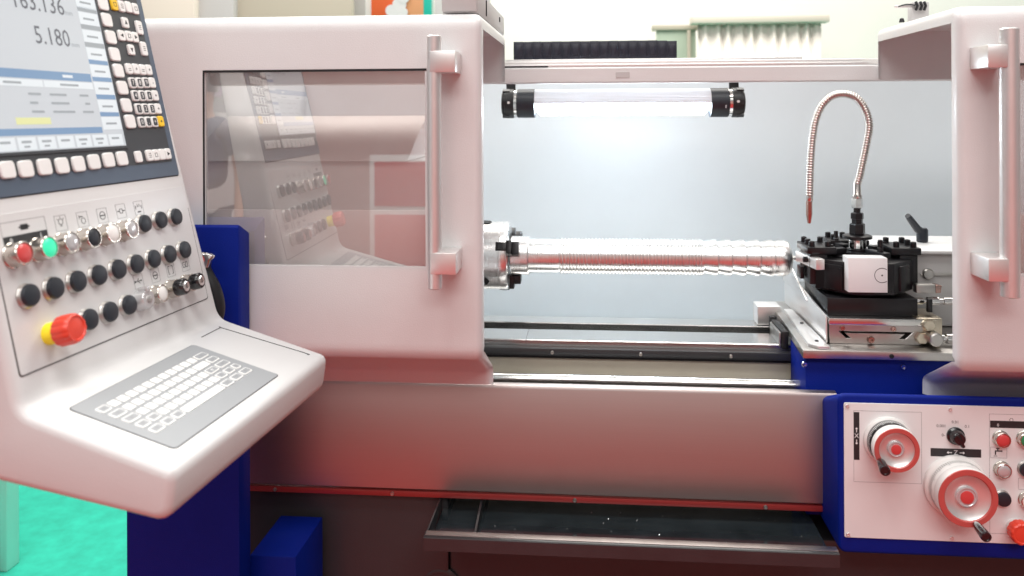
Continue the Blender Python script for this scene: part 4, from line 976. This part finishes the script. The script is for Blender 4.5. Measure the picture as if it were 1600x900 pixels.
def sgp(name, a, b, m, y=4.0): 
    p0, p1 = at(a, 60, 4.0), at(b, -60, 4.0); return obj(name, rbox(p0.x, p1.x, y, y+.02, p0.z, p1.z, bev=.001), m, sg)
sgp('board', 570, 677, 'hall', 4.012); sgp('orange_field', 581, 634, 'orange', 4.0-.01); sgp('peach_field', 634.5, 662, 'peach', 4.0-.01); sgp('teal_field', 662.5, 674, 'tealprint', 4.0-.01)
p = at(620, 10, 3.98); 
bm = B()
for k, (dx, dz, r_) in enumerate(((-.030, -.020, .030), (.012, .01, .036), (.0, -.04, .026), (.035, .045, .030), (.03, -.03, .026))): turn([(r_, 0), (r_, .002)], 20, bm=bm, mtx=T(p.x+dx, 3.986-.0006*k, p.z+dz) @ ROT)
obj('white_mark', bm, 'dial', sg)
gd = thing('hall_door', 'grey green door panel in the bright hall behind the top beam', 'door', (at(1055, 80, 5.6).x, 5.6, 0))
a, b = at(1026, 100, 5.6), at(1087, 47, 5.6)
obj('leaf', rbox(a.x, b.x, 5.6, 5.64, 0, b.z, bev=.003), 'hallgreen', gd)
obj('door_frame', rbox(a.x-.03, b.x+.03, 5.585, 5.65, b.z+.0005, b.z+.035, bev=.003), 'hallbeige', gd)
obj('stile', rbox(b.x-.06, b.x-.035, 5.585, 5.599, 0, b.z-.001, bev=.003), 'hallbeige', gd)
a, b = at(1091, 100, 5.5), at(1283, 36, 5.5)
nfold = 44; bm = B(); top_, bot_ = [], []
xs = [a.x+(b.x-a.x)*i/(nfold*6) for i in range(nfold*6+1)]
rs = [[(x, 5.5+.014*math.sin(2*PI*i/24)+.006*math.sin(i*.37), z) for i, x in enumerate(xs)] for z in (.02, b.z)]
rings(bm, rs, closed=False); cu = obj('curtain', bm, 'curtain'); cu.modifiers.new('thickness', 'SOLIDIFY').thickness = .004
tag(cu, 'pale pleated curtain hanging in the hall behind the top beam', 'curtain')
o = obj('curtain_rail', rbox(a.x-.05, b.x+.04, 5.44, 5.56, b.z+.002, b.z+.05, bev=.004), 'hallcream'); tag(o, 'cream rail above the pleated curtain', 'rail')
a, b = at(-40, 900, 2.5), at(14, 900, 2.5)
pp = thing('partition_post', 'pale upright partition panel on the teal carpet at the left picture edge', 'partition', ((a.x+b.x)/2, 2.5, -.004))
obj('panel', rbox(a.x, b.x-.035, 2.5, 2.54, -.0035, 1.0, bev=.003), 'hallcream', pp)
obj('edge_profile', rbox(b.x-.0345, b.x, 2.49, 2.55, -.0035, 1.005, bev=.004), 'alu', pp)

# ================================================================== THE AISLE IN FRONT OF THE MACHINE (seen in the window)
def mir(px, py, y0):
    p = at(px, py, 2*1.4545-y0); return Vector((p.x, y0, p.z))
ds = thing('display_stand', 'white framed display stand with two red panels, reflected in the door window', 'display stand', (mir(625, 300, -2.2).x, -2.2, 0))
a, b = mir(578, 470, -2.2), mir(690, 243, -2.2)
obj('board', rbox(a.x, b.x, -2.25, -2.2, a.z, b.z, bev=.004), 'cloth', ds)
m0 = mir(600, 322, -2.2).z; m1 = mir(600, 335, -2.2).z
obj('red_panel', rbox(a.x+.035, b.x-.035, -2.1995, -2.19, m0, b.z-.04, bev=.002), 'redlens', ds)
obj('red_panel', rbox(a.x+.035, b.x-.035, -2.1995, -2.19, a.z+.04, m1, bev=.002), 'redlens', ds)
obj('foot', rbox(a.x+.1, b.x-.1, -2.4, -2.05, 0.0005, .03, bev=.004), 'alu', ds)
obj('post', rbox((a.x+b.x)/2-.02, (a.x+b.x)/2+.02, -2.29, -2.2505, .03, a.z+.2, bev=.004), 'alu', ds)
tbx0, tbx1 = mir(250, 220, -3.0).x, mir(412, 220, -3.0).x; tbz = mir(370, 214, -3.0).z
tb_ = thing('reception_table', 'white draped table with flowers, reflected in the door window', 'table', ((tbx0+tbx1)/2, -3.2, 0))
obj('table_top', rbox(tbx0, tbx1, -3.7, -3.0, tbz-.03, tbz, bev=.008), 'cloth', tb_)
obj('drape', rbox(tbx0+.01, tbx1-.01, -3.69, -3.012, .0, tbz-.0305, bev=.006), 'cloth', tb_)
fl = thing('flower_arrangement', 'mixed flowers standing on the draped table, reflected in the door window', 'flowers', (mir(348, 210, -3.3).x, -3.3, tbz))
fx, fz = mir(348, 210, -3.3).x, tbz
obj('vase', turn([(.05, .0005), (.08, .05), (.07, .14), (.055, .18), (.06, .19), (.05, .185), (0, .10)], 24), 'white', fl, T(fx, -3.3, fz))
bm = B(); bf = B()
for k in range(90):
    d = Vector((random.gauss(0, .11), random.gauss(0, .09), .26+random.random()*.16)); a_ = random.random()*6.3
    for q, L0 in ((bm, .05),):
        t1 = Vector((math.cos(a_), math.sin(a_), .4))*L0; t2 = Vector((-math.sin(a_), math.cos(a_), 0))*L0*.35
        q.faces.new([q.verts.new(d+x) for x in (-t1, t2, t1, -t2)])
for k in range(24):
    d = Vector((random.gauss(0, .11), random.gauss(0, .09), .30+random.random()*.17))
    turn([(0, -.012), (.03, .0), (.034, .012), (.0, .008)], 8, bm=bf, mtx=T(*d) @ Matrix.Rotation(random.random(), 4, 'X'))
obj('leaves', bm, 'leaf', fl, T(fx, -3.3, fz)); obj('blossoms', bf, 'petal', fl, T(fx, -3.3, fz))
# a visitor in a navy shirt
def skinned(name, verts, edges, rad, m, parent, mtx):
    me = bpy.data.meshes.new(name); me.from_pydata(verts, edges, []); me.materials.append(M[m])
    o = obj(name, me, m, parent, mtx); sk = o.modifiers.new('skin', 'SKIN'); sk.use_smooth_shade = True
    for v, r_ in zip(me.skin_vertices[0].data, rad): v.radius = r_ if isinstance(r_, tuple) else (r_, r_)
    me.skin_vertices[0].data[0].use_root = True
    o.modifiers.new('smooth', 'SUBSURF').levels = 2; o.modifiers['smooth'].render_levels = 2
    return o
vx = mir(318, 250, -2.0).x; VM = T(vx, -2.0, 0)
vis = thing('person', 'standing person in navy shirt and dark trousers, reflected at the window edge', 'person', (vx, -2.0, 0))
skinned('body', [(0, 0, 1.30), (0, .0, 1.46), (0, .01, 1.53), (0, .02, 1.60), (0, .025, 1.68), (0, .0, 1.73), (.20, 0, 1.40), (.25, .01, 1.14), (.27, .08, .92), (.275, .10, .84), (-.20, 0, 1.40), (-.25, .01, 1.14), (-.27, .08, .92), (-.275, .10, .84)],
        [(0, 1), (1, 2), (2, 3), (3, 4), (4, 5), (1, 6), (6, 7), (7, 8), (8, 9), (1, 10), (10, 11), (11, 12), (12, 13)], [.08, .055, .055, (.075, .09), (.078, .095), .05, .045, .042, .032, .03, .045, .042, .032, .03], 'skin', vis, VM)
skinned('shirt', [(0, 0, 1.02), (0, 0, 1.18), (0, .0, 1.34), (0, 0, 1.44), (.17, 0, 1.42), (.235, .0, 1.24), (-.17, 0, 1.42), (-.235, 0, 1.24)], [(0, 1), (1, 2), (2, 3), (3, 4), (4, 5), (3, 6), (6, 7)], [(.17, .12), (.16, .115), (.185, .125), (.10, .085), .075, .062, .075, .062], 'shirt', vis, VM)
skinned('trousers', [(0, 0, .98), (.09, 0, .86), (.10, .01, .48), (.105, -.01, .09), (-.09, 0, .86), (-.10, .01, .48), (-.105, -.01, .09)], [(0, 1), (1, 2), (2, 3), (0, 4), (4, 5), (5, 6)], [(.17, .12), .092, .07, .055, .092, .07, .055], 'navy', vis, VM)
for sx_ in (-.105, .105): obj('shoe', rbox(sx_-.045, sx_+.045, -.09, .17, .001, .085, bev=.03, seg=3), 'black', vis, VM)
obj('hair', turn([(.094, 1.655), (.097, 1.70), (.085, 1.755), (.05, 1.785), (0, 1.79)], 20), 'hair', vis, VM @ T(0, .0, 0))
